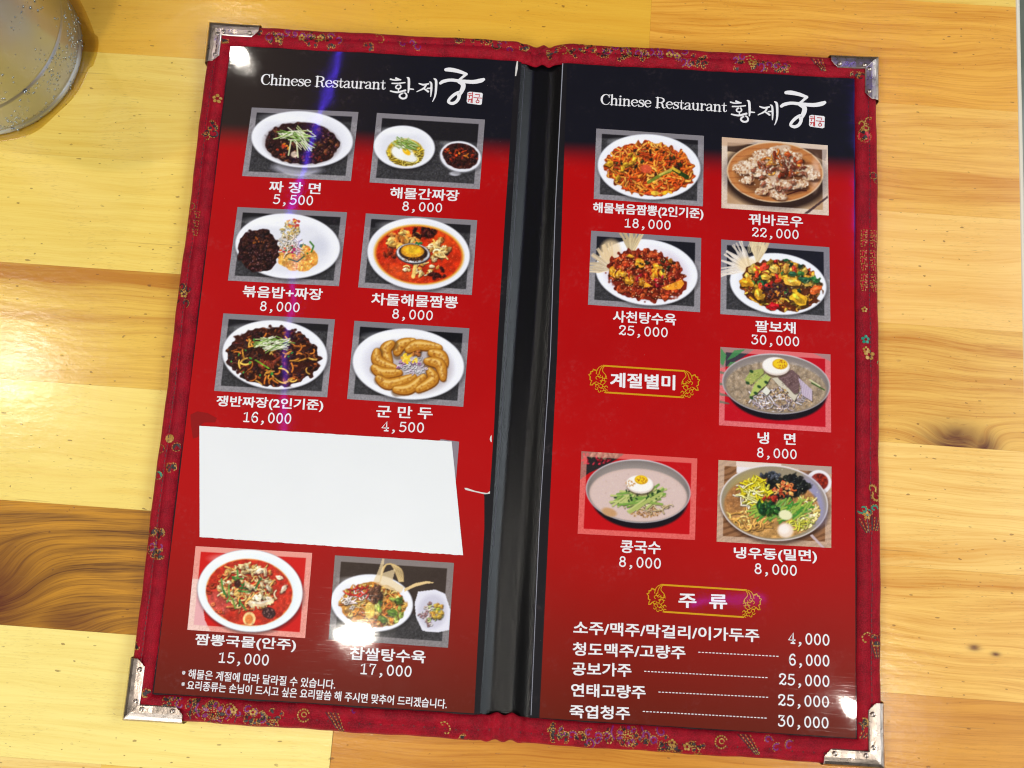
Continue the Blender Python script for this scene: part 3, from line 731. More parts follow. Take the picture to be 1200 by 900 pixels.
    def chunk(s, x, y, r, col, asp=.65, ang=0.0):
        s.ell(x + 2, y + r * .3, r * 1.1, r * asp * 1.2, [q * .22 for q in col], ang, 9, .62, rag=.3)
        s.ell(x, y, r, r * asp, col, ang, 5, rag=.38)
        s.ell(x + r * .2, y + r * asp * .35, r * .7, r * asp * .45, [q * .66 for q in col], ang, 7, .7)
        s.ell(x - r * .25, y - r * asp * .32, r * .42, r * asp * .26, [min(255, q * 1.3 + 26) for q in col], ang, 6, .85)
    def noodle(s, x, y, l, ang, bend, wd, col):
        pts = []
        for i in range(6):
            t_ = i / 5 - .5; a = ang + bend * t_; pts.append((x + l * t_ * math.cos(a), y + l * t_ * math.sin(a) * .75))
        s.line([(a + 1.5, b + 3) for a, b in pts], wd + 4, [q * .2 for q in col], soft=5, a=.6)
        s.line(pts, wd, col, soft=4); s.line([(a - 1, b - wd * .2) for a, b in pts], wd * .35, [min(255, q * 1.25 + 20) for q in col], soft=3, a=.75)
    def scatter(s, n, cx, cy, rx, ry, fn, order=True):
        pts = []
        for _ in range(n):
            a = s.R.uniform(0, 2 * PI); r_ = math.sqrt(s.R.random()); pts.append((cx + rx * r_ * math.cos(a), cy + ry * r_ * math.sin(a)))
        if order: pts.sort(key=lambda p: p[1])
        for p in pts: fn(*p)
    def heap(s, n, cx, cy, rx, ry, pal, r=(9, 20), kind='mix', bend=2.0, ln=(30, 70), wd=(6, 10)):
        R = s.R
        def f(x, y):
            kf = R.uniform(.80, 1.12); col = [q * kf for q in R.choice(pal)]
            if kind == 'chunk' or (kind == 'mix' and R.random() < .5): s.chunk(x, y, R.uniform(*r), col, R.uniform(.4, .8), R.uniform(0, PI))
            else: s.noodle(x, y, R.uniform(*ln), R.uniform(0, PI), R.uniform(-bend, bend), R.uniform(*wd), col)
        s.scatter(n, cx, cy, rx, ry, f)
    def specks(s, n, cx, cy, rx, ry, pal, r=(2, 4), a=1.0):
        s.scatter(n, cx, cy, rx, ry, lambda x, y: s.ell(x, y, s.R.uniform(*r), s.R.uniform(*r) * .7, s.R.choice(pal), s.R.uniform(0, 3), 3, a))
    def julienne(s, cx, cy, rx, ry, n, ang, col=(206, 226, 150), col2=(238, 240, 214), spread=.6, l=(60, 110), wd=6):
        def f(x, y):
            c = s.R.choice([col, col2, col2, (120, 160, 70)]); a = ang + s.R.uniform(-spread, spread); L_ = s.R.uniform(*l) / 2
            p = [(x - L_ * math.cos(a), y - L_ * math.sin(a)), (x + L_ * math.cos(a), y + L_ * math.sin(a))]
            s.line([(q[0] + 1, q[1] + 3) for q in p], wd + 3, (60, 70, 30), soft=4, a=.5); s.line(p, wd, c, soft=3)
        s.scatter(n, cx, cy, rx, ry, f)
    def build(s, parent, label):
        m = s.R
        gr = (s.n(3.2, 77) - .5) * 9; I = np.pad(s.img, ((1, 1), (1, 1), (0, 0)), 'edge'); s.img = s.img * .36 + .16 * (I[:-2, 1:-1] + I[2:, 1:-1] + I[1:-1, :-2] + I[1:-1, 2:]); s.img = 128 + (s.img - 128) * 1.03; s.img = np.clip(s.img * .98 + gr[..., None], 3, 243)
        n = s.NX * s.NY; co = np.c_[s.P.reshape(-1, 2), np.full(n, 5.60)] * MM
        idx = np.arange(n).reshape(s.NY, s.NX); q = np.stack([idx[1:, :-1], idx[1:, 1:], idx[:-1, 1:], idx[:-1, :-1]], -1).reshape(-1, 4)
        me = bpy.data.meshes.new('dish_photo'); me.vertices.add(n); me.vertices.foreach_set('co', co.ravel()); me.loops.add(q.size); me.loops.foreach_set('vertex_index', q.ravel())
        me.polygons.add(len(q)); me.polygons.foreach_set('loop_start', np.arange(0, q.size, 4)); me.update(calc_edges=True)
        at = me.color_attributes.new('ink', 'FLOAT_COLOR', 'POINT'); at.data.foreach_set('color', np.c_[lin(s.img.reshape(-1, 3)), np.ones(n)].ravel())
        me.materials.append(INK); o = bpy.data.objects.new('dish_photo', me); link(o, parent); o['label'] = label; return o
t = NT('photo_ink'); an = t.add('ShaderNodeVertexColor'); an.layer_name = 'ink'; INK = laminate(t, an.outputs[0])
def Lp(quad, org, seed): return Photo(quad, org, 6.0, seed)
def Rp(quad, org, seed): return Photo(quad, org, 200 / 30.0, seed)
DK = [(44, 20, 18), (58, 26, 20), (30, 14, 14), (78, 38, 26), (52, 20, 22)]
# black bean noodles
p = Lp([(330, 95), (1080, 127), (1027, 612), (262, 577)], (240, 110), 11); p.mat(.14); p.border()
p.ell(650, 540, 110, 36, (214, 212, 220), .05, 8); p.ell(650, 520, 170, 50, (160, 158, 168), .05, 20)
p.bowl(684, 320, 359, 200, .06, ir=.86)
p.ell(682, 350, 270, 152, (120, 100, 100), .06, 20, .5); p.region(680, 348, 264, 146, .06, .05); p.full((46, 22, 20)); p.heap(150, 680, 350, 260, 140, DK + [(120, 66, 40)], (8, 22), 'chunk')
p.specks(60, 700, 350, 230, 110, [(150, 96, 80), (196, 130, 120), (96, 50, 90)], (3, 8), .7); p.specks(10, 560, 390, 70, 40, [(206, 130, 30), (190, 60, 30)], (8, 14)); p.specks(12, 800, 450, 120, 30, [(120, 40, 30)], (8, 12), .8)
p.ell(630, 425, 26, 22, (214, 190, 170), 0, 8); p.unclip()
p.julienne(650, 290, 110, 40, 40, .35, spread=.5); p.julienne(690, 350, 60, 40, 16, .8, spread=.3); p.line([(605, 330), (588, 430)], 10, (214, 222, 170)); p.line([(645, 340), (655, 445)], 10, (224, 226, 180)); p.julienne(560, 300, 40, 16, 8, -.35, spread=.15)
p.build(pL, 'picture of black bean noodles under cucumber strips')
# noodles and sauce served apart
p = Lp([(130, 133), (890, 180), (852, 670), (78, 622)], (420, 110), 12); p.mat(.33); p.border()
p.bowl(322, 374, 217, 152, .07, ir=.8); p.ell(330, 410, 130, 96, (196, 160, 40), .07, 10)
p.region(330, 410, 132, 98, .07, .04); p.heap(70, 330, 420, 120, 80, [(206, 172, 50), (182, 146, 30), (224, 196, 84)], (6, 9), 'noodle', 2.5, (60, 120), (5, 8)); p.unclip()
p.ell(310, 415, 82, 50, (244, 244, 240), .3, 12); p.ell(360, 450, 56, 28, (238, 238, 234), .2, 12); p.ell(338, 405, 34, 19, (244, 186, 20), .7, 7); p.ell(330, 398, 14, 7, (255, 228, 110), .7, 5, .8)
p.julienne(335, 355, 80, 30, 36, .5, (150, 190, 80), (206, 220, 160), .3, (50, 90), 5)
p.ell(680, 560, 40, 16, (190, 188, 196), 0, 8); p.bowl(718, 440, 146, 108, .15, ir=.9); p.region(718, 436, 126, 92, .15, .05); p.full((60, 24, 20)); p.heap(80, 718, 436, 120, 86, DK + [(150, 40, 20)], (8, 16), 'chunk'); p.heap(9, 700, 410, 80, 40, [(206, 110, 30), (196, 60, 20)], (10, 20), 'noodle', 5, (24, 50), (7, 9)); p.unclip()
p.build(pL, 'picture of plain noodles with egg beside a small bowl of dark sauce')
# fried rice with black bean sauce
p = Lp([(230, 75), (1000, 112), (943, 632), (162, 592)], (240, 230), 13); p.mat(.17); p.border()
p.bowl(582, 350, 370, 230, .06, ir=.82); p.ell(800, 350, 60, 60, (196, 198, 214), 0, 60, .5)
p.region(650, 430, 145, 96, .1, .08); p.full((226, 160, 70)); p.specks(260, 650, 430, 150, 96, [(244, 190, 90), (232, 150, 60), (250, 214, 130), (210, 120, 60)], (5, 9)); p.unclip()
p.heap(40, 600, 240, 60, 60, [(240, 226, 190), (244, 200, 120), (250, 244, 226), (206, 170, 90)], (8, 16), 'mix', 3, (26, 50), (4, 6)); p.specks(18, 620, 190, 50, 26, [(230, 160, 50), (240, 190, 70), (190, 70, 60)], (8, 14))
p.heap(46, 610, 350, 100, 60, [(250, 240, 224), (240, 206, 170), (250, 232, 210)], (8, 14), 'noodle', 2, (50, 90), (5, 7)); p.specks(20, 640, 380, 110, 50, [(60, 110, 50), (206, 40, 60), (230, 90, 50), (180, 30, 90)], (6, 13)); p.line([(740, 320), (765, 350), (750, 390)], 12, (70, 120, 50)); p.line([(590, 440), (650, 460), (700, 420)], 8, (40, 90, 60))
p.region(375, 380, 150, 150, 0.1, .09); p.full((44, 20, 20)); p.heap(170, 375, 380, 145, 145, DK, (8, 20), 'chunk'); p.specks(40, 390, 420, 110, 100, [(150, 110, 120), (110, 70, 70)], (3, 6), .8); p.specks(12, 370, 310, 50, 30, [(170, 90, 30)], (6, 10), .7); p.unclip()
p.build(pL, 'picture of fried rice and black bean sauce on a white oval dish')
# brisket and seafood spicy noodle soup
p = Lp([(172, 60), (955, 108), (917, 634), (118, 580)], (400, 240), 14); p.mat(.17); p.border()
p.bowl(543, 345, 362, 254, .08, ir=.9); p.ell(545, 350, 318, 212, (232, 170, 60), .08, 12); p.ell(545, 352, 302, 200, (198, 46, 14), .08, 14)
p.region(545, 352, 300, 198, .08, .02); p.full((190, 40, 10), .4 * p.n(50, 4)); p.ell(740, 240, 120, 70, (214, 70, 16), 0, 50, .8); p.ell(420, 480, 120, 50, (224, 84, 30), .3, 40, .7)
p.specks(70, 545, 352, 280, 180, [(232, 110, 30), (150, 24, 6)], (2, 6), .7)
p.heap(34, 440, 240, 110, 60, [(236, 168, 70), (214, 120, 44), (240, 190, 100)], (14, 34), 'chunk'); p.heap(26, 680, 310, 80, 80, [(240, 196, 120), (232, 160, 70), (250, 220, 160)], (12, 30), 'mix', 2, (40, 80), (10, 16)); p.heap(12, 350, 340, 50, 30, [(180, 60, 20), (140, 40, 16)], (10, 20), 'chunk')
p.heap(26, 560, 450, 130, 40, [(240, 200, 120), (230, 150, 60), (244, 220, 170)], (10, 22), 'mix', 3, (30, 60), (8, 12)); p.line([(520, 430), (505, 505)], 26, (240, 196, 110)); p.heap(12, 580, 190, 90, 34, [(70, 20, 16), (44, 14, 14), (90, 34, 20)], (18, 34), 'chunk'); p.heap(9, 680, 480, 70, 36, [(60, 16, 14)], (12, 26), 'chunk')
p.ell(505, 345, 122, 74, (60, 50, 54), .1, 6); p.ell(505, 340, 116, 68, (206, 206, 210), .1, 5); p.ell(505, 335, 102, 58, (52, 30, 22), .1, 6); p.ell(500, 325, 82, 46, (214, 146, 30), .05, 6); p.ell(500, 320, 56, 28, (240, 186, 40), .1, 14); p.specks(40, 510, 385, 70, 14, [(150, 90, 40), (60, 34, 20)], (3, 6)); p.specks(10, 545, 270, 20, 8, [(30, 110, 60)], (6, 10)); p.unclip()
p.build(pL, 'picture of red spicy noodle soup topped with an abalone')
# tray of black bean noodles
p = Lp([(190, 73), (975, 115), (920, 663), (125, 618)], (230, 355), 15); p.mat(.15); p.border()
p.bowl(552, 365, 371, 244, .07, ir=.84); p.region(545, 375, 325, 210, .09, .09); p.full((58, 22, 12))
p.heap(260, 545, 380, 320, 205, DK + [(110, 50, 20), (150, 74, 24), (96, 34, 16)], (8, 20), 'mix', 2, (30, 80), (7, 12)); p.heap(46, 560, 400, 290, 180, [(214, 140, 44), (196, 104, 30), (226, 166, 70)], (8, 15), 'noodle', 1.2, (40, 90), (9, 14)); p.specks(18, 450, 380, 230, 140, [(40, 140, 60), (70, 150, 60)], (6, 14)); p.heap(14, 540, 420, 90, 50, [(150, 60, 34), (120, 46, 30)], (16, 30), 'chunk'); p.line([(415, 400), (510, 460)], 10, (110, 170, 40)); p.unclip()
p.julienne(540, 285, 110, 40, 60, -.08, spread=.5, l=(60, 120)); p.build(pL, 'picture of a tray of dark noodles with seafood and cucumber')
# fried dumplings
p = Lp([(152, 35), (960, 88), (917, 640), (100, 585)], (390, 370), 16); p.mat(.18, (18, 18, 24)); p.border()
p.bowl(531, 340, 394, 250, .08, ir=.8, inner=(216, 214, 224)); p.ell(560, 360, 270, 190, (150, 130, 126), .08, 50, .45)
def dump(pts, w_=84):
    c = curve(pts, 6); p.line([(a + 8, b + 12) for a, b in c], w_ * .9, (90, 60, 30), w_ * .4, 14, .6)
    n_ = len(c)
    for (ww, cc, dx, dy) in ((1.0, (120, 66, 14), 0, 3), (.86, (186, 120, 34), -1, -2), (.55, (210, 150, 56), -3, -8), (.2, (236, 192, 110), -5, -14)):
        for i in range(n_ - 1):
            t_ = i / (n_ - 2); wd = w_ * ww * (.35 + .65 * math.sin(PI * (.10 + .8 * t_))); p.line([(c[i][0] + dx, c[i][1] + dy), (c[i + 1][0] + dx, c[i + 1][1] + dy)], wd, cc, soft=7)
    for i in range(1, n_ - 1):
        x_, y_ = c[i]; p.ell(x_ + p.R.uniform(-w_ * .28, w_ * .28), y_ + p.R.uniform(-18, 18), p.R.uniform(6, 12), p.R.uniform(4, 7), p.R.choice([(236, 190, 106), (150, 84, 24)]), p.R.uniform(0, 3), 8, .55); p.ell(x_ + p.R.uniform(-w_ * .2, w_ * .2), y_ + p.R.uniform(-6, 14), p.R.uniform(5, 11), p.R.uniform(4, 7), (164, 96, 30), p.R.uniform(0, 3), 6, .6)
for q in ([(450, 260), (480, 205), (570, 180)], [(530, 240), (600, 205), (750, 225)], [(690, 260), (760, 280), (790, 345)], [(415, 195), (370, 240), (400, 330)], [(310, 250), (320, 320), (440, 370)], [(290, 365), (350, 400), (470, 400)], [(660, 320), (750, 340), (775, 440)], [(320, 440), (400, 480), (570, 430)], [(440, 520), (540, 510), (640, 430)], [(680, 385), (705, 450), (600, 520)]): dump(q)
p.heap(46, 560, 350, 100, 56, [(246, 236, 244), (220, 190, 220), (250, 246, 250), (180, 120, 170)], (6, 10), 'noodle', 3, (30, 60), (4, 6)); p.specks(26, 540, 300, 60, 34, [(240, 200, 40), (250, 220, 90), (230, 170, 60)], (8, 15)); p.heap(10, 600, 265, 40, 16, [(190, 110, 50)], (10, 18), 'chunk')
p.build(pL, 'picture of fried dumplings in a ring round shredded cabbage')
# spicy seafood broth
p = Lp([(235, 0), (1055, 48), (1005, 647), (177, 588)], (190, 640), 17); p.full((206, 26, 22)); p.poly([(150, 230), (262, 230), (300, 520), (360, 640), (150, 640)], (236, 206, 210), .8); p.border((244, 214, 196), .68, .05, .062)
p.bowl(618, 315, 372, 290, .09, rim=(244, 248, 250), inner=(232, 240, 244), ir=.9); p.ell(612, 325, 306, 236, (232, 140, 60), .09, 8); p.region(612, 326, 300, 230, .09, .02); p.full((186, 40, 24)); p.full((206, 70, 46), p.n(60, 8) * .6)
p.ell(400, 400, 90, 90, (206, 96, 90), .3, 40, .6); p.heap(40, 430, 330, 200, 160, [(160, 40, 20), (196, 70, 30), (206, 100, 60)], (8, 14), 'noodle', 4, (40, 80), (8, 12)); p.heap(150, 600, 290, 210, 160, [(232, 190, 120), (240, 214, 160), (214, 140, 70), (206, 110, 60), (236, 200, 140), (220, 170, 90)], (12, 26), 'mix', 2.4, (40, 100), (8, 14))
p.julienne(540, 330, 180, 130, 16, 1.2, (50, 110, 50), (80, 140, 60), 1.2, (40, 90), 10); p.heap(12, 700, 280, 160, 120, [(250, 226, 190), (244, 210, 160)], (20, 34), 'chunk'); p.line([(620, 400), (690, 410), (770, 385)], 34, (244, 214, 170)); p.line([(630, 394), (690, 402), (765, 378)], 12, (255, 240, 214)); p.ell(612, 512, 44, 50, (244, 206, 140), .1, 6); p.ell(610, 515, 28, 34, (206, 120, 60), .1, 8); p.ell(750, 470, 48, 40, (60, 34, 34), .2, 8); p.specks(12, 750, 470, 36, 30, [(130, 96, 90)], (4, 8)); p.ell(530, 265, 22, 30, (60, 30, 24), .3, 8); p.unclip()
p.build(pL, 'picture of red seafood broth in a white bowl')
# sweet and sour pork with garnish
p = Lp([(135, 65), (972, 118), (930, 715), (90, 655)], (370, 640), 18); p.mat(.62, (58, 46, 40)); p.full((70, 58, 50), np.clip(.9 - p.V, 0, 1) * p.n(40, 3) * .5); p.border((206, 196, 196), .5)
p.bowl(395, 400, 290, 202, .09, ir=.8); p.region(400, 415, 235, 160, .09, .07); p.full((196, 130, 50)); p.heap(150, 400, 415, 230, 155, [(226, 160, 70), (214, 130, 50), (240, 196, 110), (190, 96, 40), (206, 150, 70)], (14, 28), 'mix', 3, (50, 110), (8, 12)); p.heap(18, 290, 380, 90, 80, [(246, 226, 216), (230, 200, 200)], (10, 16), 'noodle', 4, (60, 110), (7, 9)); p.heap(12, 300, 320, 90, 40, [(200, 40, 30)], (10, 16), 'noodle', 2, (60, 100), (7, 9)); p.heap(16, 530, 450, 110, 90, [(150, 170, 70), (206, 206, 110), (90, 120, 40)], (18, 34), 'chunk'); p.heap(10, 420, 330, 60, 50, [(80, 50, 36), (110, 70, 50)], (20, 30), 'chunk'); p.ell(380, 455, 34, 56, (226, 190, 90), .1, 8); p.unclip()
for a in range(9): x_ = 440 + a * 10; p.line(curve([(450, 260), (470 + a * 4, 150 - a * 3), (530 + a * 9, 130 + a * 4), (585 + a * 4, 250)], 4), 5, (232, 206, 150) if a % 2 else (206, 170, 110), soft=3)
p.poly([(405, 250), (440, 170), (470, 85), (482, 90), (470, 190), (560, 160), (540, 240), (620, 290), (600, 330), (500, 300)], (232, 206, 160), .75); p.poly([(620, 300), (700, 260), (780, 245), (840, 258), (780, 264), (700, 285), (625, 320)], (228, 196, 140))
p.poly([(720, 320), (840, 305), (910, 335), (948, 450), (935, 590), (860, 606), (750, 596), (705, 500), (695, 400)], (226, 224, 234)); p.ell(820, 460, 100, 120, (204, 200, 214), .1, 30); p.heap(50, 810, 480, 70, 80, [(240, 230, 230), (220, 200, 190), (170, 120, 120), (190, 200, 120)], (8, 14), 'noodle', 3, (30, 60), (5, 7)); p.heap(14, 850, 450, 44, 60, [(226, 180, 70), (214, 150, 60), (206, 214, 70)], (12, 20), 'chunk')
p.build(pL, 'picture of sweet and sour pork with a small side salad')
# strip of the dish hidden under the patch
p = Lp([(-20, -43), (850, 0), (812, 560), (-60, 520)], (390, 512), 19); p.mat(.17); p.border()
# spicy stir-fried seafood noodles
p = Rp([(192, 70), (1033, 127), (1025, 678), (172, 620)], (670, 140), 21); p.mat(.12); p.border()
p.bowl(604, 370, 403, 256, .06, ir=.84, inner=(232, 224, 232)); p.region(610, 385, 352, 210, .08, .09); p.full((170, 60, 14)); OR = [(226, 110, 24), (206, 76, 16), (236, 150, 40), (190, 56, 16), (240, 172, 60), (214, 96, 30)]
p.heap(150, 610, 390, 350, 205, OR + [(120, 30, 10)], (12, 24), 'chunk'); p.heap(330, 610, 390, 350, 205, [(214, 96, 24), (200, 76, 18), (228, 130, 40), (190, 60, 18), (232, 150, 60)], (12, 26), 'noodle', 1.8, (60, 150), (11, 17)); p.heap(22, 600, 330, 260, 120, [(60, 24, 16), (50, 50, 20), (40, 30, 16)], (10, 22), 'chunk'); p.heap(8, 430, 380, 160, 120, [(236, 170, 40)], (20, 34), 'chunk'); p.line([(600, 490), (700, 430), (780, 395)], 26, (110, 120, 40)); p.line([(690, 430), (775, 392)], 18, (196, 180, 80)); p.line([(800, 390), (900, 450)], 34, (40, 60, 20)); p.line([(790, 380), (840, 410)], 22, (206, 170, 50)); p.ell(580, 385, 44, 34, (200, 80, 50), .2, 8); p.ell(650, 575, 32, 18, (240, 190, 60), 0, 6); p.ell(740, 575, 38, 18, (240, 180, 40), 0, 6); p.unclip()
p.build(pR, 'picture of orange stir-fried seafood noodles')
# crispy pork on a wooden plate
p = Rp([(140, 70), (967, 135), (975, 683), (137, 625)], (825, 150), 22); p.full((206, 176, 140)); p.full((150, 96, 60), p.n(70, 2) * .5); p.ell(560, 380, 420, 260, (36, 20, 16), .1, 40, .9); p.poly([(180, 110), (420, 110), (330, 200), (180, 180)], (44, 26, 20), .8); p.poly([(720, 150), (960, 170), (950, 260)], (60, 34, 26), .8)
p.border((236, 222, 214), .6); p.ell(240, 100, 160, 40, (206, 170, 140), -.05, 12, .8); p.ell(556, 345, 378, 236, (226, 196, 160), .05, 6); p.ell(556, 345, 368, 228, (190, 120, 66), .05, 8); p.ell(556, 360, 330, 196, (206, 136, 74), .05, 30); p.full((150, 80, 40), ((np.hypot((p.X - 556) / 368, (p.Y - 345) / 228) < 1) & (np.sin(p.Y * .11 + p.n(90, 4) * 6) > .75)) * .4); p.ell(870, 360, 34, 120, (236, 200, 180), .05, 30, .6)
p.ell(560, 360, 310, 180, (60, 30, 20), .05, 30, .5)
def pork(x_, y_): 
    w2 = p.R.uniform(50, 84)
    p.ell(x_ + 6, y_ + 16, w2, w2 * .5, (50, 24, 16), .3, 12, .7)
    a = p.R.uniform(-.6, .6); p.ell(x_, y_, w2, w2 * .5, (206, 176, 150), a, 10)
    p.specks(46, x_, y_, w2 * .95, w2 * .48, [(232, 210, 184), (240, 224, 204), (196, 150, 116), (170, 116, 80), (224, 190, 150)], (6, 14))
for x_, y_ in sorted(((440, 200), (540, 190), (330, 290), (700, 230), (420, 260), (800, 320), (340, 405), (480, 330), (450, 490), (620, 250), (720, 330), (570, 340), (760, 440), (580, 520), (620, 440), (520, 430), (400, 350), (680, 290), (290, 320), (690, 440), (500, 260), (600, 180), (840, 370)), key=lambda q: q[1]): pork(x_, y_)
p.heap(34, 590, 290, 170, 100, [(170, 70, 26), (206, 110, 40), (140, 50, 24), (232, 150, 60)], (14, 34), 'mix', 2, (40, 90), (9, 15)); p.specks(20, 560, 400, 160, 120, [(130, 70, 60)], (8, 16), .6); p.specks(30, 500, 350, 260, 150, [(250, 240, 226)], (4, 8), .8); p.heap(40, 590, 360, 220, 130, [(120, 56, 36), (150, 84, 60), (176, 110, 80)], (12, 26), 'chunk'); p.specks(60, 590, 360, 240, 140, [(236, 206, 180)], (4, 8), .7); p.line([(650, 520), (740, 490), (800, 490)], 9, (60, 20, 16)); p.poly([(780, 668), (965, 530), (970, 545), (810, 670)], (60, 40, 44), .85)
p.build(pR, 'picture of crispy battered pork on a round wooden plate')
# sichuan sweet and sour pork
p = Rp([(152, 35), (1012, 92), (1003, 672), (127, 613)], (670, 265), 23); p.mat(.30, (26, 26, 34)); p.border()
p.bowl(585, 360, 402, 258, .12, ir=.82, inner=(222, 212, 224))
def garn(cx, cy, a0, a1, n_, L_, col=(236, 216, 184)):
    for k_ in range(n_):
        a = a0 + (a1 - a0) * k_ / (n_ - 1); b_ = a + p.R.uniform(-.15, .15); q = [(cx, cy), (cx + L_ * .6 * math.cos(a), cy + L_ * .6 * math.sin(a)), (cx + L_ * math.cos(b_), cy + L_ * math.sin(b_))]
        kf = p.R.uniform(.82, 1.05); p.line(q, 22, [v_ * kf for v_ in col], 10, 5)
        p.line(q, 2.5, (150, 110, 70), soft=3, a=.6)
garn(330, 330, 2.9, 4.6, 18, 200); garn(470, 220, 4.2, 5.2, 13, 190, (226, 204, 160)); p.ell(300, 190, 80, 90, (236, 206, 160), .4, 30, .7)
p.region(580, 385, 310, 200, .2, .11); p.full((120, 34, 16)); p.heap(270, 580, 385, 310, 200, [(176, 54, 24), (150, 40, 20), (200, 80, 36), (120, 30, 16), (190, 70, 30)], (14, 28), 'chunk'); p.heap(14, 560, 340, 260, 150, [(236, 160, 40), (226, 140, 30)], (20, 40), 'chunk'); p.poly([(700, 480), (860, 415), (880, 450), (850, 490), (740, 500)], (236, 150, 40)); p.poly([(575, 435), (635, 470), (560, 480)], (236, 160, 40)); p.heap(8, 600, 390, 200, 90, [(160, 20, 50), (190, 30, 40)], (12, 22), 'chunk'); p.heap(14, 640, 290, 160, 70, [(40, 50, 24), (50, 26, 16)], (10, 16), 'chunk'); p.specks(190, 600, 380, 300, 190, [(246, 216, 160), (240, 196, 130)], (3, 5)); p.unclip()
p.build(pR, 'picture of glazed spicy sweet and sour pork with sesame')
# eight treasure stir fry
p = Rp([(135, 37), (980, 98), (988, 677), (128, 620)], (825, 275), 24); p.mat(.42, (26, 26, 36)); p.border()
p.bowl(580, 385, 380, 240, .12, ir=.82); garn(360, 270, 2.9, 4.5, 18, 230, (240, 232, 224)); garn(420, 210, 4.3, 5.3, 12, 190, (232, 210, 170)); p.ell(350, 240, 90, 60, (244, 210, 150), .3, 30, .6)
for k_ in range(5): p.line(arc(410 + k_ * 3, 110, 66 - k_ * 9, 2.6, 6.8, 12), 5, (232, 214, 170), soft=3)
p.region(605, 395, 320, 200, .16, .07); p.full((90, 40, 14)); p.heap(130, 605, 395, 320, 200, [(200, 120, 40), (150, 70, 24), (226, 160, 50), (120, 50, 20), (240, 190, 70)], (14, 30), 'mix', 2, (40, 80), (9, 13)); p.heap(30, 600, 330, 290, 130, [(236, 170, 40), (240, 190, 80), (226, 150, 40)], (26, 46), 'chunk'); p.heap(16, 640, 330, 280, 130, [(30, 90, 50), (60, 120, 50), (20, 60, 40)], (16, 30), 'chunk'); p.heap(15, 600, 330, 280, 170, [(206, 40, 30), (224, 60, 30)], (18, 34), 'chunk')
for x_, y_, r_, c_, an_ in ((330, 375, 52, (236, 160, 30), .3), (435, 465, 62, (236, 166, 40), 1.2), (735, 495, 74, (240, 180, 40), .7), (545, 265, 40, (246, 200, 90), .5), (640, 260, 40, (236, 160, 60), 1.8), (885, 345, 44, (40, 110, 50), 0), (690, 305, 30, (40, 90, 60), 0), (545, 560, 46, (196, 20, 30), 0), (470, 250, 36, (220, 60, 40), 2.6), (520, 200, 34, (190, 140, 30), 2.2), (490, 405, 28, (220, 40, 30), 2.7), (480, 330, 34, (236, 180, 60), .2), (690, 370, 60, (240, 180, 60), .2), (880, 430, 50, (226, 100, 40), 2.8), (640, 190, 26, (30, 100, 60), 0), (790, 350, 34, (40, 90, 60), .3)): p.chunk(x_, y_, r_, c_, .6, an_)
p.specks(60, 560, 440, 110, 60, [(50, 24, 30), (80, 50, 50)], (8, 14)); p.line(curve([(360, 490), (430, 545), (480, 580)], 3), 16, (226, 160, 40)); p.specks(60, 600, 380, 280, 170, [(255, 236, 190)], (3, 5), .7); p.unclip()
p.build(pR, 'picture of a colourful stir fry of vegetables and seafood')
# cold noodles
def metalbowl(p, cx, cy, rx, ry, ang, soup, red=(196, 6, 30)):
    p.ell(cx + 10, cy + 60, rx * .92, ry * .95, (20, 12, 22), ang, 14); p.ell(cx, cy, rx, ry, (206, 200, 204), ang, 5); p.ell(cx, cy + 2, rx - 7, ry - 7, (126, 116, 112), ang, 8); p.ell(cx, cy - ry * .3, rx * .8, ry * .55, (160, 148, 142), ang, 50, .7); p.ell(cx, cy + ry * .12, rx * .93, ry * .83, soup, ang, 10)
p = Rp([(162, 43), (1022, 102), (1027, 712), (150, 655)], (820, 400), 25); p.full((190, 6, 28)); p.poly([(150, 30), (430, 60), (330, 130), (200, 200), (150, 210)], (60, 56, 66)); p.poly([(860, 80), (1030, 90), (1030, 160)], (60, 56, 70))
p.border((236, 170, 160), .62, .05, .062)
for q in ([(185, 190), (210, 110), (165, 50), (160, 170)], [(210, 150), (270, 70), (360, 60), (280, 120)], [(210, 200), (240, 160), (300, 160), (260, 190)]): p.poly(q, (70, 140, 80), .85)
for y_ in (230, 320, 400, 460): p.poly([(155, y_), (230, y_ + 20), (235, y_ + 34), (155, y_ + 22)], (90, 120, 96), .7)
metalbowl(p, 597, 332, 422, 236, .07, (150, 128, 104)); p.region(597, 350, 392, 205, .07, .02)
p.full((178, 160, 140), p.n(14, 6) * .5); p.specks(260, 590, 400, 360, 160, [(180, 150, 110), (120, 96, 76), (206, 190, 170)], (3, 6), .6)
p.region(600, 350, 385, 200, .07, .02); p.heap(70, 610, 450, 200, 100, [(190, 176, 180), (216, 204, 210), (150, 134, 140)], (6, 9), 'noodle', 1.2, (60, 130), (8, 12)); p.specks(260, 620, 470, 260, 80, [(170, 130, 80), (206, 170, 120), (110, 80, 60)], (3, 6)); p.unclip()
for q, c_ in (([(350, 300), (400, 230), (500, 210), (500, 250), (400, 340)], (160, 170, 90)), ([(385, 440), (430, 330), (520, 255), (555, 280), (520, 340), (440, 410)], (176, 190, 100)), ([(485, 390), (520, 350), (555, 390), (525, 425)], (226, 224, 210)), ([(565, 290), (620, 270), (770, 410), (740, 470)], (206, 196, 176)), ([(610, 280), (720, 220), (780, 270), (770, 400), (740, 410)], (110, 84, 84)), ([(770, 280), (880, 380), (880, 470), (800, 420)], (190, 172, 190))): p.poly([(a + 5, b + 9) for a, b in q], (50, 40, 30), .6); p.poly(q, c_)
for (x_, y_) in ((405, 235), (375, 325), (465, 355), (438, 405), (405, 440), (520, 320)): p.ell(x_, y_, 17, 11, (40, 70, 40), .5, 6)
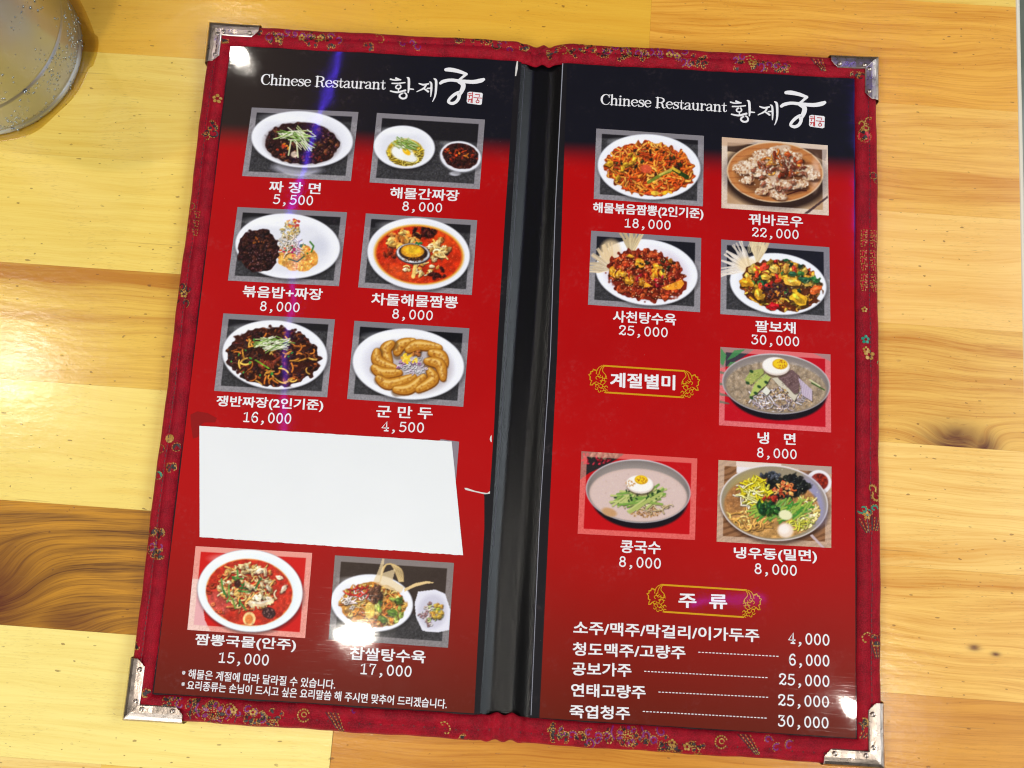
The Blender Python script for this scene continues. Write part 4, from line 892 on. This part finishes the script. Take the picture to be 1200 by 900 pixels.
for k_ in range(26): a_ = p.R.random(); x_, y_ = 640 + 120 * a_, 255 + 120 * a_; p.line([(x_ - 10, y_ + 14), (x_ + 44, y_ - 14)], 4, (146, 118, 116) if k_ % 2 else (84, 60, 60), soft=4, a=.5)
for k_ in range(9): p.line([(410 + k_ * 12, 330 - k_ * 6), (500 + k_ * 5, 262 - k_ * 3)], 5, (214, 220, 160) if k_ % 2 else (120, 140, 60), soft=4, a=.5)
for k_ in range(10): p.line([(790 + k_ * 7, 300 + k_ * 9), (800 + k_ * 8, 410 + k_ * 6)], 5, (226, 214, 226) if k_ % 2 else (150, 130, 150), soft=4, a=.6)
p.specks(60, 430, 290, 60, 50, [(214, 196, 120), (120, 130, 60)], (3, 6), .7); p.specks(50, 700, 300, 70, 60, [(150, 120, 116), (80, 56, 56)], (3, 6), .7); p.line([(875, 325), (975, 380)], 10, (60, 90, 40)); p.line([(860, 300), (940, 350)], 10, (206, 206, 160)); p.specks(60, 620, 400, 70, 40, [(60, 40, 34), (190, 150, 90)], (3, 7))
def egg(p, x_, y_, r_, yx, yy_, yr): p.ell(x_ + 4, y_ + 16, r_, r_ * .66, (80, 60, 50), .1, 12, .7); p.ell(x_, y_, r_, r_ * .66, (222, 206, 196), .1, 6); p.ell(x_ - 2, y_ - 6, r_ * .94, r_ * .58, (244, 238, 232), .1, 8); p.ell(yx, yy_, yr, yr * .68, (206, 150, 20), .1, 5); p.ell(yx, yy_ - 3, yr * .88, yr * .58, (240, 200, 30), .1, 8); p.specks(16, yx, yy_, yr * .8, yr * .5, [(190, 130, 40), (170, 90, 30)], (4, 7))
egg(p, 596, 195, 108, 628, 178, 60); p.build(pR, 'picture of cold noodles with half an egg in a steel bowl')
# soy milk noodles
p = Rp([(143, 58), (1048, 115), (1030, 752), (113, 703)], (660, 520), 26); p.full((190, 4, 16)); p.poly([(120, 40), (480, 80), (370, 150), (200, 230), (120, 290)], (40, 34, 36)); p.heap(26, 260, 120, 110, 50, [(170, 20, 40), (200, 40, 60)], (9, 16), 'chunk'); p.heap(12, 330, 90, 120, 16, [(150, 140, 110), (110, 110, 80)], (12, 24), 'chunk'); p.border((238, 150, 134), .64, .05, .062); p.specks(12, 165, 130, 16, 60, [(226, 90, 90)], (8, 12), .8)
metalbowl(p, 586, 370, 410, 248, .06, (206, 178, 168)); p.ell(586, 405, 372, 200, (212, 186, 178), .06, 16); p.specks(80, 586, 400, 340, 180, [(196, 166, 156), (220, 200, 190)], (5, 12), .5)
p.ell(360, 535, 60, 32, (196, 150, 106), .3, 14); p.specks(200, 640, 530, 130, 46, [(176, 130, 84), (206, 166, 120), (130, 90, 60)], (4, 9)); p.heap(26, 640, 480, 200, 60, [(222, 196, 156), (206, 180, 130)], (6, 9), 'noodle', 2, (50, 110), (7, 10))
p.julienne(590, 420, 190, 60, 70, -.35, (140, 166, 80), (190, 196, 120), .5, (80, 170), 15); p.specks(26, 600, 410, 220, 80, [(40, 66, 36), (50, 80, 40)], (7, 15)); p.line([(520, 535), (650, 455), (760, 390)], 24, (170, 180, 100))
egg(p, 600, 318, 108, 610, 282, 52); p.specks(20, 520, 310, 40, 24, [(196, 140, 80)], (4, 7)); p.build(pR, 'picture of white soy milk noodles with half an egg in a steel bowl')
# cold udon
p = Rp([(147, 60), (1030, 112), (1028, 747), (132, 698)], (820, 530), 27); p.full((150, 104, 70)); p.full((96, 60, 36), (np.sin(p.Y * .12 + p.X * .05 + p.n(80, 1) * 4) > .3) * .6); p.poly([(285, 70), (640, 90), (620, 150), (290, 160)], (232, 222, 224)); p.poly([(640, 90), (1030, 110), (1030, 170), (800, 140)], (110, 90, 90)); p.border((226, 200, 180), .6)
p.ell(930, 235, 100, 96, (232, 226, 230), .3, 6); p.ell(935, 230, 70, 66, (130, 30, 20), .3, 10); p.specks(30, 935, 220, 60, 55, [(170, 50, 24), (90, 20, 14)], (6, 12))
p.ell(590, 420, 430, 300, (40, 24, 20), .1, 30, .6); p.ell(580, 395, 424, 296, (226, 216, 214), .09, 5); p.ell(580, 397, 414, 286, (150, 136, 112), .09, 8); p.ell(880, 380, 90, 190, (150, 146, 190), -.3, 50, .8); p.ell(350, 230, 140, 60, (170, 150, 90), -.5, 40, .7); p.ell(560, 430, 372, 240, (170, 120, 70), .09, 14); p.ell(300, 380, 80, 120, (150, 96, 56), .2, 50, .6); p.region(570, 430, 372, 240, .09, .02)
p.full((206, 160, 90), np.clip((p.Y - 380) / 300, 0, 1) * .6); p.heap(40, 380, 540, 190, 80, [(206, 150, 70), (230, 190, 110), (196, 140, 70)], (6, 9), 'noodle', 3, (100, 220), (12, 17)); p.heap(50, 840, 470, 90, 110, [(230, 206, 130), (244, 226, 170), (214, 180, 90)], (6, 9), 'noodle', 4, (60, 140), (12, 16)); p.heap(16, 350, 330, 80, 110, [(240, 226, 200)], (6, 9), 'noodle', 3, (60, 110), (9, 12)); p.unclip()
p.heap(60, 690, 270, 150, 80, [(26, 26, 24), (16, 20, 22), (40, 44, 36)], (24, 44), 'chunk'); p.heap(16, 560, 180, 80, 16, [(40, 44, 50), (80, 84, 96)], (14, 30), 'chunk'); p.heap(80, 430, 310, 115, 110, [(236, 214, 30), (226, 196, 20), (244, 230, 80), (206, 190, 40)], (10, 24), 'mix', 1.5, (60, 120), (9, 13)); p.heap(12, 400, 330, 60, 80, [(250, 240, 150)], (8, 12), 'noodle', 1, (80, 130), (8, 10))
p.julienne(650, 450, 220, 70, 70, -.6, (70, 140, 50), (150, 180, 70), .5, (80, 160), 14); p.heap(20, 540, 430, 90, 50, [(20, 60, 30), (40, 90, 30)], (18, 34), 'chunk'); p.heap(20, 760, 560, 130, 60, [(206, 200, 60), (190, 190, 90)], (8, 12), 'noodle', 2, (60, 110), (9, 12)); p.ell(670, 490, 54, 38, (230, 226, 180), .2, 10)
p.heap(30, 660, 280, 95, 55, [(206, 90, 40), (226, 130, 70), (180, 60, 30), (240, 170, 90)], (10, 20), 'mix', 3, (30, 60), (9, 13)); p.heap(14, 550, 360, 55, 18, [(170, 36, 20), (200, 56, 30)], (10, 18), 'chunk'); p.ell(670, 610, 62, 58, (236, 214, 196), .1, 20); p.ell(660, 600, 40, 36, (246, 232, 222), .1, 18); p.specks(50, 700, 300, 240, 180, [(230, 236, 200)], (3, 5), .7); p.poly([(860, 650), (880, 640), (975, 745), (955, 745)], (196, 176, 180))
p.build(pR, 'picture of cold noodle soup with seaweed and yellow radish in a steel bowl')

# ---- lettering
_tc = {}
def text_mesh(body):
    c = bpy.data.curves.new('lettering', 'FONT'); c.body = body; c.resolution_u = 3; c.fill_mode = 'FRONT'
    o = bpy.data.objects.new('lettering', c); sc.collection.objects.link(o)
    dg = bpy.context.evaluated_depsgraph_get(); me = bpy.data.meshes.new_from_object(o.evaluated_get(dg))
    bpy.data.objects.remove(o); bpy.data.curves.remove(c); return me
def text(name, body, a, b, h, parent, mat=None, bold=0.022, z=5.6, label=None):
    """ink box: baseline corners a, b and height h, as read off the photograph"""
    A = np.array(P(*a)); B = np.array(P(*b)); T = np.array(P(a[0], a[1] - h)); H = abs(T[1] - A[1])
    m0 = text_mesh(body); n = len(m0.vertices); co = np.zeros(n * 3); m0.vertices.foreach_get('co', co); co = co.reshape(-1, 3)
    lo, hi = co.min(0), co.max(0); W_ = np.linalg.norm(B - A); ax = (B - A) / W_; ay = np.array([-ax[1], ax[0]]); e = bold * H * 1.2
    u = e + (co[:, 0] - lo[0]) / (hi[0] - lo[0]) * (W_ - 2 * e); v = e + (co[:, 1] - lo[1]) / (hi[1] - lo[1]) * (H - 2 * e)
    fs = [tuple(p_.vertices) for p_ in m0.polygons]; vs = []; fa = []
    for k_, (dx, dy) in enumerate(((0, 0), (.7, .7), (-.7, .7), (.7, -.7), (-.7, -.7), (1, 0), (-1, 0))):
        xy = A + (u + dx * e)[:, None] * ax + (v + dy * e)[:, None] * ay
        vs += [(q[0] * MM, q[1] * MM, (z + .003 * k_) * MM) for q in xy]; fa += [tuple(i + k_ * n for i in f) for f in fs]
    me = bpy.data.meshes.new(name); me.from_pydata(vs, [], fa); me.materials.append(mat or WHT); me.update(); bpy.data.meshes.remove(m0)
    o = bpy.data.objects.new(name, me); link(o, parent)
    o['label'] = label or ('printed words ' + body)
    return o
# typewriter numerals with slab feet, drawn as pen strokes in a 0.62 x 1 box
GL = {
 '0': [arc(.31, .5, .21, 0, 2 * PI, 20, .46)],
 '1': [[(.12, .80), (.33, .97), (.33, .04)], [(.12, .04), (.52, .04)]],
 '2': [curve([(.10, .72), (.13, .88), (.30, .97), (.49, .88), (.50, .68), (.34, .42), (.10, .08)]), curve([(.10, .08), (.24, .14), (.38, .04), (.52, .08), (.54, .20)]), [(.10, .72), (.15, .70)]],
 '3': [[(.12, .95), (.50, .95), (.27, .58)], curve([(.27, .58), (.46, .54), (.53, .32), (.44, .10), (.27, .03), (.12, .08), (.08, .20)]), [(.12, .95), (.12, .82)]],
 '4': [[(.42, .04), (.42, .96), (.08, .32), (.56, .32)], [(.28, .04), (.54, .04)]],
 '5': [[(.50, .95), (.17, .95), (.14, .55)], curve([(.14, .55), (.30, .62), (.50, .52), (.53, .30), (.42, .08), (.24, .03), (.09, .12)])],
 '6': [curve([(.50, .84), (.38, .97), (.20, .86), (.11, .58), (.11, .28), (.22, .05), (.40, .04), (.52, .22), (.48, .46), (.32, .56), (.16, .48), (.12, .38)])],
 '7': [[(.10, .80), (.10, .95), (.52, .95), (.34, .50), (.28, .04)]],
 '8': [arc(.31, .74, .17, 0, 2 * PI, 16, .21), arc(.31, .27, .21, 0, 2 * PI, 18, .25)],
 ',': [curve([(.28, .10), (.34, .06), (.30, -.08), (.20, -.20)])],
}
def price(body, a, b, h, parent):
    A = np.array(P(*a)); B = np.array(P(*b)); T = np.array(P(a[0], a[1] - h)); H = abs(T[1] - A[1]); W_ = np.linalg.norm(B - A); ax = (B - A) / W_; ay = np.array([-ax[1], ax[0]])
    n = len(body); cw = W_ / (n - .16); r = Rib(); sx = cw / .66
    for i, ch in enumerate(body):
        for stq in GL[ch]:
            pts = [tuple(A + ax * (i * cw + (p[0] - .06) * sx) + ay * p[1] * H) for p in stq]
            lw = H * .135
            if ch == ',': r.stroke(pts, list(np.linspace(lw * 1.5, lw * .6, len(pts))))
            elif ch in '08' : r.stroke(pts[:-1], lw, close=True)
            else: r.stroke(pts, lw)
    r.z = 0; o = r.build('price', WHT, parent, 5.6, 'price ' + body); return o
T = lambda b, x0, y0, x1, y1, h, pg, nm='dish_name', **k: text(nm, b, (x0, y0), (x1, y1), h, pg, **k)
Q = lambda b, x0, y0, x1, y1, h, pg: price(b, (x0, y0), (x1, y1), h, pg)
T('짜 장 면', 314.7, 225, 375.3, 227.8, 13.5, pL); Q('5,500', 320, 238.5, 367, 240.5, 11, pL)
T('해물간짜장', 456.7, 232.3, 537.8, 236, 13.5, pL); Q('8,000', 471.3, 246.3, 518.3, 248.8, 10.5, pL)
T('볶음밥+짜장', 283.7, 348, 377.5, 352, 14, pL); Q('8,000', 304.5, 363.8, 351.3, 365.8, 11, pL)
T('차돌해물짬뽕', 434.7, 357.3, 536.2, 361.7, 14.5, pL); Q('8,000', 459.5, 372.8, 507.5, 375.3, 11, pL)
T('쟁반짜장(2인기준)', 252.8, 478, 378.3, 483, 15, pL); Q('16,000', 284.7, 494.2, 341.3, 496.7, 12, pL)
T('군 만 두', 440.5, 489, 506.7, 491.5, 14.5, pL); Q('4,500', 447, 505, 497.2, 507, 11.5, pL)
T('짬뽕국물(안주)', 227.8, 758, 346.2, 764.6, 16, pL); Q('15,000', 255.8, 776.3, 315, 780, 12.5, pL)
T('찹쌀탕수육', 409.5, 773.2, 498.3, 777.6, 15.5, pL); Q('17,000', 422, 789.7, 482.5, 793.3, 12.5, pL)
T('※', 213, 790.5, 217, 790.7, 4.5, pL, 'note'); T('※', 212.3, 803.8, 216.3, 804, 4.5, pL, 'note')
T('해물은 계절에 따라 달라질 수 있습니다.', 220, 795.3, 392.5, 808, 11.5, pL, 'note', bold=.014); T('요리종류는 손님이 드시고 싶은 요리말씀 해 주시면 맞추어 드리겠습니다.', 218.3, 808.5, 523.3, 831, 11.5, pL, 'note', bold=.014)
T('해물볶음짬뽕(2인기준)', 694.5, 251, 824.2, 258.3, 14.5, pR); Q('18,000', 731.8, 266, 786.3, 269.3, 10.5, pR)
T('꿔바로우', 877, 263.3, 941, 266.8, 13.5, pR); Q('22,000', 881.5, 277, 936.5, 280.2, 10.5, pR)
T('사천탕수육', 718, 377.5, 792.2, 381.5, 14, pR); Q('25,000', 725.5, 392.2, 783, 395.2, 11, pR)
T('팔보채', 885, 389, 932.5, 391.5, 14, pR); Q('30,000', 881, 403, 937.2, 405.8, 11, pR)
T('계절별미', 714.8, 454, 791.2, 457.5, 18, pR, 'banner_words', bold=.030)
T('냉   면', 887.8, 520, 932.5, 521.8, 14, pR); Q('8,000', 887.3, 535.4, 934.3, 538, 11, pR)
T('콩국수', 727, 647.8, 774.3, 649.8, 15, pR); Q('8,000', 725.5, 663.7, 775, 666.5, 12, pR)
T('냉우동(밀면)', 860, 656.5, 957.5, 660.5, 16, pR); Q('8,000', 884.5, 672, 934.5, 674.8, 12, pR)
T('주  류', 795, 712.3, 852.3, 714.3, 17.5, pR, 'banner_words', bold=.030)
for s_, x0, y0, x1, y1, pr, a0, a1, b0, b1, ds in (
    ('소주/맥주/막걸리/이가두주', 671.7, 743.2, 890, 753, '4,000', 924, 754, 972.7, 756.7, None),
    ('청도맥주/고량주', 671, 768.3, 803.3, 772.8, '6,000', 925, 779.3, 972.7, 781, ((818.3, 764.3), (914, 769.3))),
    ('공보가주', 670, 791.5, 740, 793.5, '25,000', 913.3, 802.3, 972.7, 805, ((755, 786.7), (901, 794.3))),
    ('연태고량주', 669, 816.5, 756.7, 819.3, '25,000', 912.3, 826.7, 972.3, 829, ((771.7, 811), (901.7, 817.3))),
    ('죽엽청주', 667.3, 841.5, 738.3, 844, '30,000', 912.3, 851, 971.7, 853.7, ((753.3, 833.7), (900, 841.7)))):
    T(s_, x0, y0, x1, y1, 16, pR, 'drink_name'); Q(pr, a0, a1, b0, b1, 13, pR)
    if ds:
        r = Rib(); A = np.array(P(*ds[0])); B = np.array(P(*ds[1])); n_ = int(np.linalg.norm(B - A) / 1.75)
        for i in range(n_): r.z = 0; r.stroke([tuple(A + (B - A) * i / n_), tuple(A + (B - A) * (i + .62) / n_)], .42, caps=False)
        r.build('dotted_leader', WHT, pR, 5.6)
# heading: old style serif letters as pen strokes with thick and thin
SER = {
 'C': ([([(.62, .72, .03), (.60, .86, .09), (.44, .98, .05), (.22, .92, .10), (.08, .68, .16), (.07, .36, .16), (.20, .08, .10), (.42, .0, .05), (.58, .08, .05), (.66, .24, .04)], 1), ([(.62, .98, .04), (.62, .70, .04)], 0)], .72),
 'R': ([([(.16, .98, .15), (.16, .0, .15)], 0), ([(.02, .97, .05), (.40, .98, .06), (.60, .86, .13), (.60, .64, .13), (.40, .52, .06), (.16, .51, .05)], 1), ([(.36, .51, .05), (.52, .40, .12), (.56, .14, .14), (.66, .0, .08), (.76, .06, .04)], 1), ([(.02, .02, .05), (.34, .02, .05)], 0)], .80),
 'h': ([([(.12, .98, .13), (.12, .0, .13)], 0), ([(.0, .96, .05), (.12, .96, .06)], 0), ([(.14, .46, .04), (.26, .62, .07), (.42, .60, .12), (.46, .44, .13), (.46, .0, .13)], 1), ([(.0, .02, .05), (.25, .02, .05)], 0), ([(.35, .02, .05), (.59, .02, .05)], 0)], .64),
 'i': ([([(.12, .64, .13), (.12, .0, .13)], 0), ([(.0, .62, .05), (.12, .62, .06)], 0), ([(.0, .02, .05), (.25, .02, .05)], 0), ([(.11, .88, .14), (.13, .88, .14)], 0)], .31),
 'n': ([([(.12, .64, .13), (.12, .0, .13)], 0), ([(.0, .62, .05), (.12, .62, .06)], 0), ([(.14, .44, .04), (.26, .62, .07), (.42, .60, .12), (.46, .44, .13), (.46, .0, .13)], 1), ([(.0, .02, .05), (.25, .02, .05)], 0), ([(.35, .02, .05), (.59, .02, .05)], 0)], .64),
 'e': ([([(.06, .37, .06), (.46, .37, .06), (.44, .54, .11), (.27, .65, .06), (.09, .52, .12), (.05, .30, .14), (.14, .07, .10), (.30, .0, .06), (.48, .14, .04)], 1)], .54),
 's': ([([(.39, .46, .03), (.36, .60, .06), (.22, .65, .05), (.08, .56, .10), (.12, .42, .12), (.32, .30, .14), (.40, .16, .12), (.30, .02, .06), (.12, .01, .05), (.04, .18, .04)], 1), ([(.40, .64, .04), (.40, .44, .04)], 0), ([(.04, .0, .04), (.04, .20, .04)], 0)], .47),
 't': ([([(.16, .86, .04), (.16, .60, .10), (.16, .16, .13), (.22, .01, .08), (.34, .06, .04), (.36, .16, .03)], 1), ([(.0, .61, .06), (.34, .61, .06)], 0)], .39),
 'a': ([([(.07, .50, .10), (.14, .62, .06), (.30, .64, .07), (.39, .52, .12), (.39, .10, .13), (.46, .01, .06), (.54, .06, .04)], 1), ([(.38, .38, .05), (.16, .30, .08), (.05, .16, .12), (.12, .02, .08), (.26, .02, .06), (.38, .14, .04)], 1)], .56),
 'u': ([([(.12, .64, .13), (.12, .20, .13), (.20, .03, .09), (.34, .04, .06), (.44, .20, .04)], 1), ([(.46, .64, .13), (.46, .0, .13)], 0), ([(.0, .62, .05), (.14, .62, .05)], 0), ([(.34, .62, .05), (.46, .62, .05)], 0), ([(.46, .02, .05), (.58, .02, .05)], 0)], .64),
 'r': ([([(.12, .64, .13), (.12, .0, .13)], 0), ([(.0, .62, .05), (.12, .62, .06)], 0), ([(.14, .42, .04), (.24, .60, .06), (.36, .62, .10), (.40, .55, .13)], 1), ([(.0, .02, .05), (.27, .02, .05)], 0)], .45)}
def heading(a, b, h, pg):
    A = np.array(P(*a)); B = np.array(P(*b)); H = abs(P(a[0], a[1] - h)[1] - A[1]); W_ = np.linalg.norm(B - A); ax = (B - A) / W_; ay = np.array([-ax[1], ax[0]])
    s_ = 'Chinese Restaurant'; tot = sum(.30 if c == ' ' else SER[c][1] for c in s_); sx = W_ / tot; x = 0; r = Rib()
    for c in s_:
        if c == ' ': x += .30; continue
        for pts, cv in SER[c][0]:
            q = curve(pts, 5) if cv else pts
            r.stroke([tuple(A + ax * (x + p_[0]) * sx + ay * p_[1] * H) for p_ in q], [max(p_[2], .055) * H * 1.12 for p_ in q])
        x += SER[c][1]
    r.build('heading', WHT, pg, 5.6, 'white serif heading Chinese Restaurant')
heading((305.5, 98.7), (451.8, 104.8), 12.2, pL); heading((703.9, 122), (851.8, 131.2), 12, pR)
# brush lettering of the shop's name and its red seal
BR = [[(205, 178, 10), (232, 184, 9), (270, 182, 9)], [(240, 172, 12), (262, 180, 8)], [(215, 205, 9), (255, 205, 9), (298, 200, 8)], [(258, 212, 10), (242, 222, 9), (240, 234, 9), (256, 240, 9), (270, 232, 9), (268, 218, 9), (258, 212, 9)], [(256, 244, 8), (256, 254, 8)], [(205, 254, 9), (250, 262, 12), (300, 250, 13)],
      [(312, 168, 8), (322, 178, 15), (322, 232, 14), (318, 264, 8)], [(324, 240, 10), (352, 243, 7)], [(288, 266, 9), (268, 276, 11), (264, 290, 12), (280, 302, 12), (302, 298, 12), (308, 282, 11), (300, 268, 9), (288, 266, 9)],
      [(388, 206, 8), (415, 214, 12), (448, 208, 10)], [(436, 210, 10), (418, 236, 11), (374, 258, 6)], [(414, 236, 8), (430, 246, 11), (446, 258, 12)], [(440, 238, 9), (464, 236, 9)], [(456, 196, 7), (466, 206, 12), (466, 250, 12), (462, 290, 5)], [(484, 176, 8), (496, 188, 15), (496, 240, 14), (490, 285, 11), (474, 322, 4)],
      [(560, 118, 22), (590, 118, 28), (640, 128, 24), (690, 146, 18)], [(690, 146, 16), (668, 164, 16), (640, 186, 13)], [(524, 204, 18), (545, 192, 22), (590, 184, 20), (650, 190, 22), (730, 196, 26), (780, 188, 28), (800, 180, 20)], [(645, 192, 30), (668, 210, 30), (668, 235, 29), (655, 262, 26), (640, 284, 20)],
      [(640, 262, 18), (612, 278, 20), (584, 304, 18), (576, 324, 18), (600, 334, 20), (626, 322, 20), (642, 298, 20), (650, 270, 16)]]
org = (420, 60); s6 = 1200 / 220.0
def brush(pt): return np.array(P(org[0] + pt[0] / s6, org[1] + pt[1] / s6))
a0 = brush((517, 343)); mr = np.array(P(912.5, 151.0)); oL = np.zeros(2)
oR = np.array(P(857, 144.3)) - np.array(P(456.7, 117.0))
def emblem(pg, off):
    r = Rib()
    for st_ in BR:
        q = curve(st_, 5); r.stroke([tuple(brush(p_) + off) for p_ in q], [max(p_[2], 3) / s6 * .497 for p_ in q])
    r.build('brush_lettering', WHT, pg, 5.6, 'white brush lettering 황제궁')
    q = [tuple(brush(p_) + off) for p_ in ((697, 264), (712, 258), (790, 266), (795, 274), (788, 338), (776, 343), (698, 332), (692, 322))]
    sl = ngon('seal', q[::-1], 5.6, WHT, pg, 'small white square seal with red characters')
    r = Rib()
    for st_ in ([(705, 270), (722, 272)], [(700, 280), (726, 283)], [(712, 286), (708, 296)], [(730, 264), (728, 298)], [(700, 306), (718, 308)], [(710, 308), (702, 322)], [(722, 304), (720, 328)], [(728, 302), (727, 330)],
                [(748, 276), (776, 278), (772, 290)], [(738, 296), (788, 300)], [(764, 298), (762, 310)], [(762, 312), (752, 320), (758, 330), (770, 326), (770, 316), (762, 312)]):
        r.stroke([tuple(brush(p_) + off) for p_ in (curve(st_, 3) if len(st_) > 3 else st_)], .48)
    r.build('seal_character', flat_print('seal_red', (186, 34, 40)), sl and pg, 5.64)
emblem(pL, oL); emblem(pR, oR)
# gold banners
def banner(org, sc_, pg, lab, dxr):
    f = lambda x, y: P(org[0] + x / sc_, org[1] + y / sc_)
    r = Rib()
    def g(pts, w_=.42, c=True): r.stroke([f(*p_) for p_ in (curve(pts, 4) if c and len(pts) > 2 else pts)], w_)
    TLx, TLy, TRx, TRy, BLx, BLy, BRx, BRy = dxr
    for o_ in (-4, 4): g([(TLx, TLy + o_), (TRx, TRy + o_)], .45); g([(BLx, BLy + o_), (BRx, BRy + o_)], .45)
    leaf = [(150, 150), (122, 140), (116, 158), (95, 165), (98, 182), (78, 190), (92, 210), (90, 240), (108, 250), (98, 268), (92, 290), (112, 290), (130, 270), (142, 285)]
    vine = [(205, 108), (178, 122), (158, 150), (150, 185)]; vine2 = [(215, 112), (196, 130), (182, 160), (178, 188)]; vine3 = [(225, 112), (212, 135), (210, 160), (238, 195), (246, 218)]
    lobes = [(178, 196, 14), (162, 222, 16), (195, 232, 15), (222, 212, 16), (240, 240, 15), (215, 262, 18), (180, 262, 16), (150, 272, 14), (160, 300, 16), (192, 300, 18), (226, 292, 16), (242, 312, 14), (205, 332, 16), (180, 345, 12), (245, 345, 12), (222, 350, 12), (152, 322, 12)]
    mx = lambda p_: (TLx + TRx + 2 - p_[0] + 2, p_[1] + (TRy - TLy))
    for mir in (0, 1):
        tf = (lambda p_: mx(p_)) if mir else (lambda p_: (p_[0], p_[1]))
        for c_ in (vine, vine2, vine3): g([tf(p_) for p_ in c_], .40)
        g([tf(p_) for p_ in leaf], .42, False); g([tf((p_[0] * .9 + 13, p_[1] * .9 + 22)) for p_ in leaf], .3, False)
        for i, (x_, y_, q_) in enumerate(lobes):
            a = i * 1.9; g([tf((x_ + q_ * math.cos(a + th), y_ + q_ * .9 * math.sin(a + th))) for th in np.linspace(0, 4.2, 6)], .36)
    r.build('banner_frame', YEL, pg, 5.6, lab)
banner((680, 415), 8.0, pR, 'gold vine banner round 계절별미', (215, 108, 980, 158, 235, 358, 960, 405))
banner((748.2, 671.6), 7.9, pR, 'gold vine banner round 주 류', (215, 108, 1000, 158, 235, 358, 975, 408))
# hidden dish's corner, then the blank white sticker over it
gp = [P(516, 514.5), P(538, 517.6), P(534.5, 560), P(530.7, 605), P(516, 605)]
ngon('covered_photo', gp[::-1], 5.56, flat_print('photo_margin', (136, 124, 132)), pL, 'grey edge of a dish picture hidden by the white patch')
random.seed(3)
def ragged(a, b, n_, amp): 
    A = np.array(P(*a)); B = np.array(P(*b)); d = (B - A) / np.linalg.norm(B - A); nn_ = np.array([-d[1], d[0]])
    return [tuple(A + (B - A) * i / n_ + nn_ * (random.uniform(-amp, amp) if 0 < i else 0)) for i in range(n_)]
pts = ragged((233.7, 499), (529.3, 517.3), 70, .10) + ragged((529.3, 517.3), (542.7, 650.7), 4, .05) + ragged((542.7, 650.7), (234, 629.3), 80, .16) + ragged((234, 629.3), (233.7, 499), 4, .05)
t = NT('white_sticker'); v = t.mmvec(); nz = t.noise(v, .04, 3, .5)
sp_ = t.sm(t.noise(v, .35, 2, .5), .77, .80)
t.set(Base_Color=t.mix(t.math('MULTIPLY', sp_, .4), t.mix(nz, (0.75, 0.765, 0.77), (0.79, 0.80, 0.805)), (.5, .42, .36)), Roughness=.45, Normal=t.bump(nz, .3, .001), Coat_Weight=.35, Coat_Roughness=.2)
n_ = len(pts); vv = [(x, y, 5.58) for x, y in pts] + [(x, y, 5.80) for x, y in pts]
mesh('white_sticker', vv, [tuple(range(n_, 2 * n_))[::-1]] + [(i, (i + 1) % n_, n_ + (i + 1) % n_, n_ + i) for i in range(n_)], t.m, pL, label='blank white paper sticker covering one dish')
# glue stain left of the sticker
ngon('glue_stain', [P(223, 486), P(231, 482), P(243, 484), P(254, 490), P(252, 495), P(240, 495), P(236, 497), P(232, 512), P(226, 514), P(224, 500)][::-1], 5.57, flat_print('glue_residue', (140, 22, 22), rough=.6, coat=.3), pL)
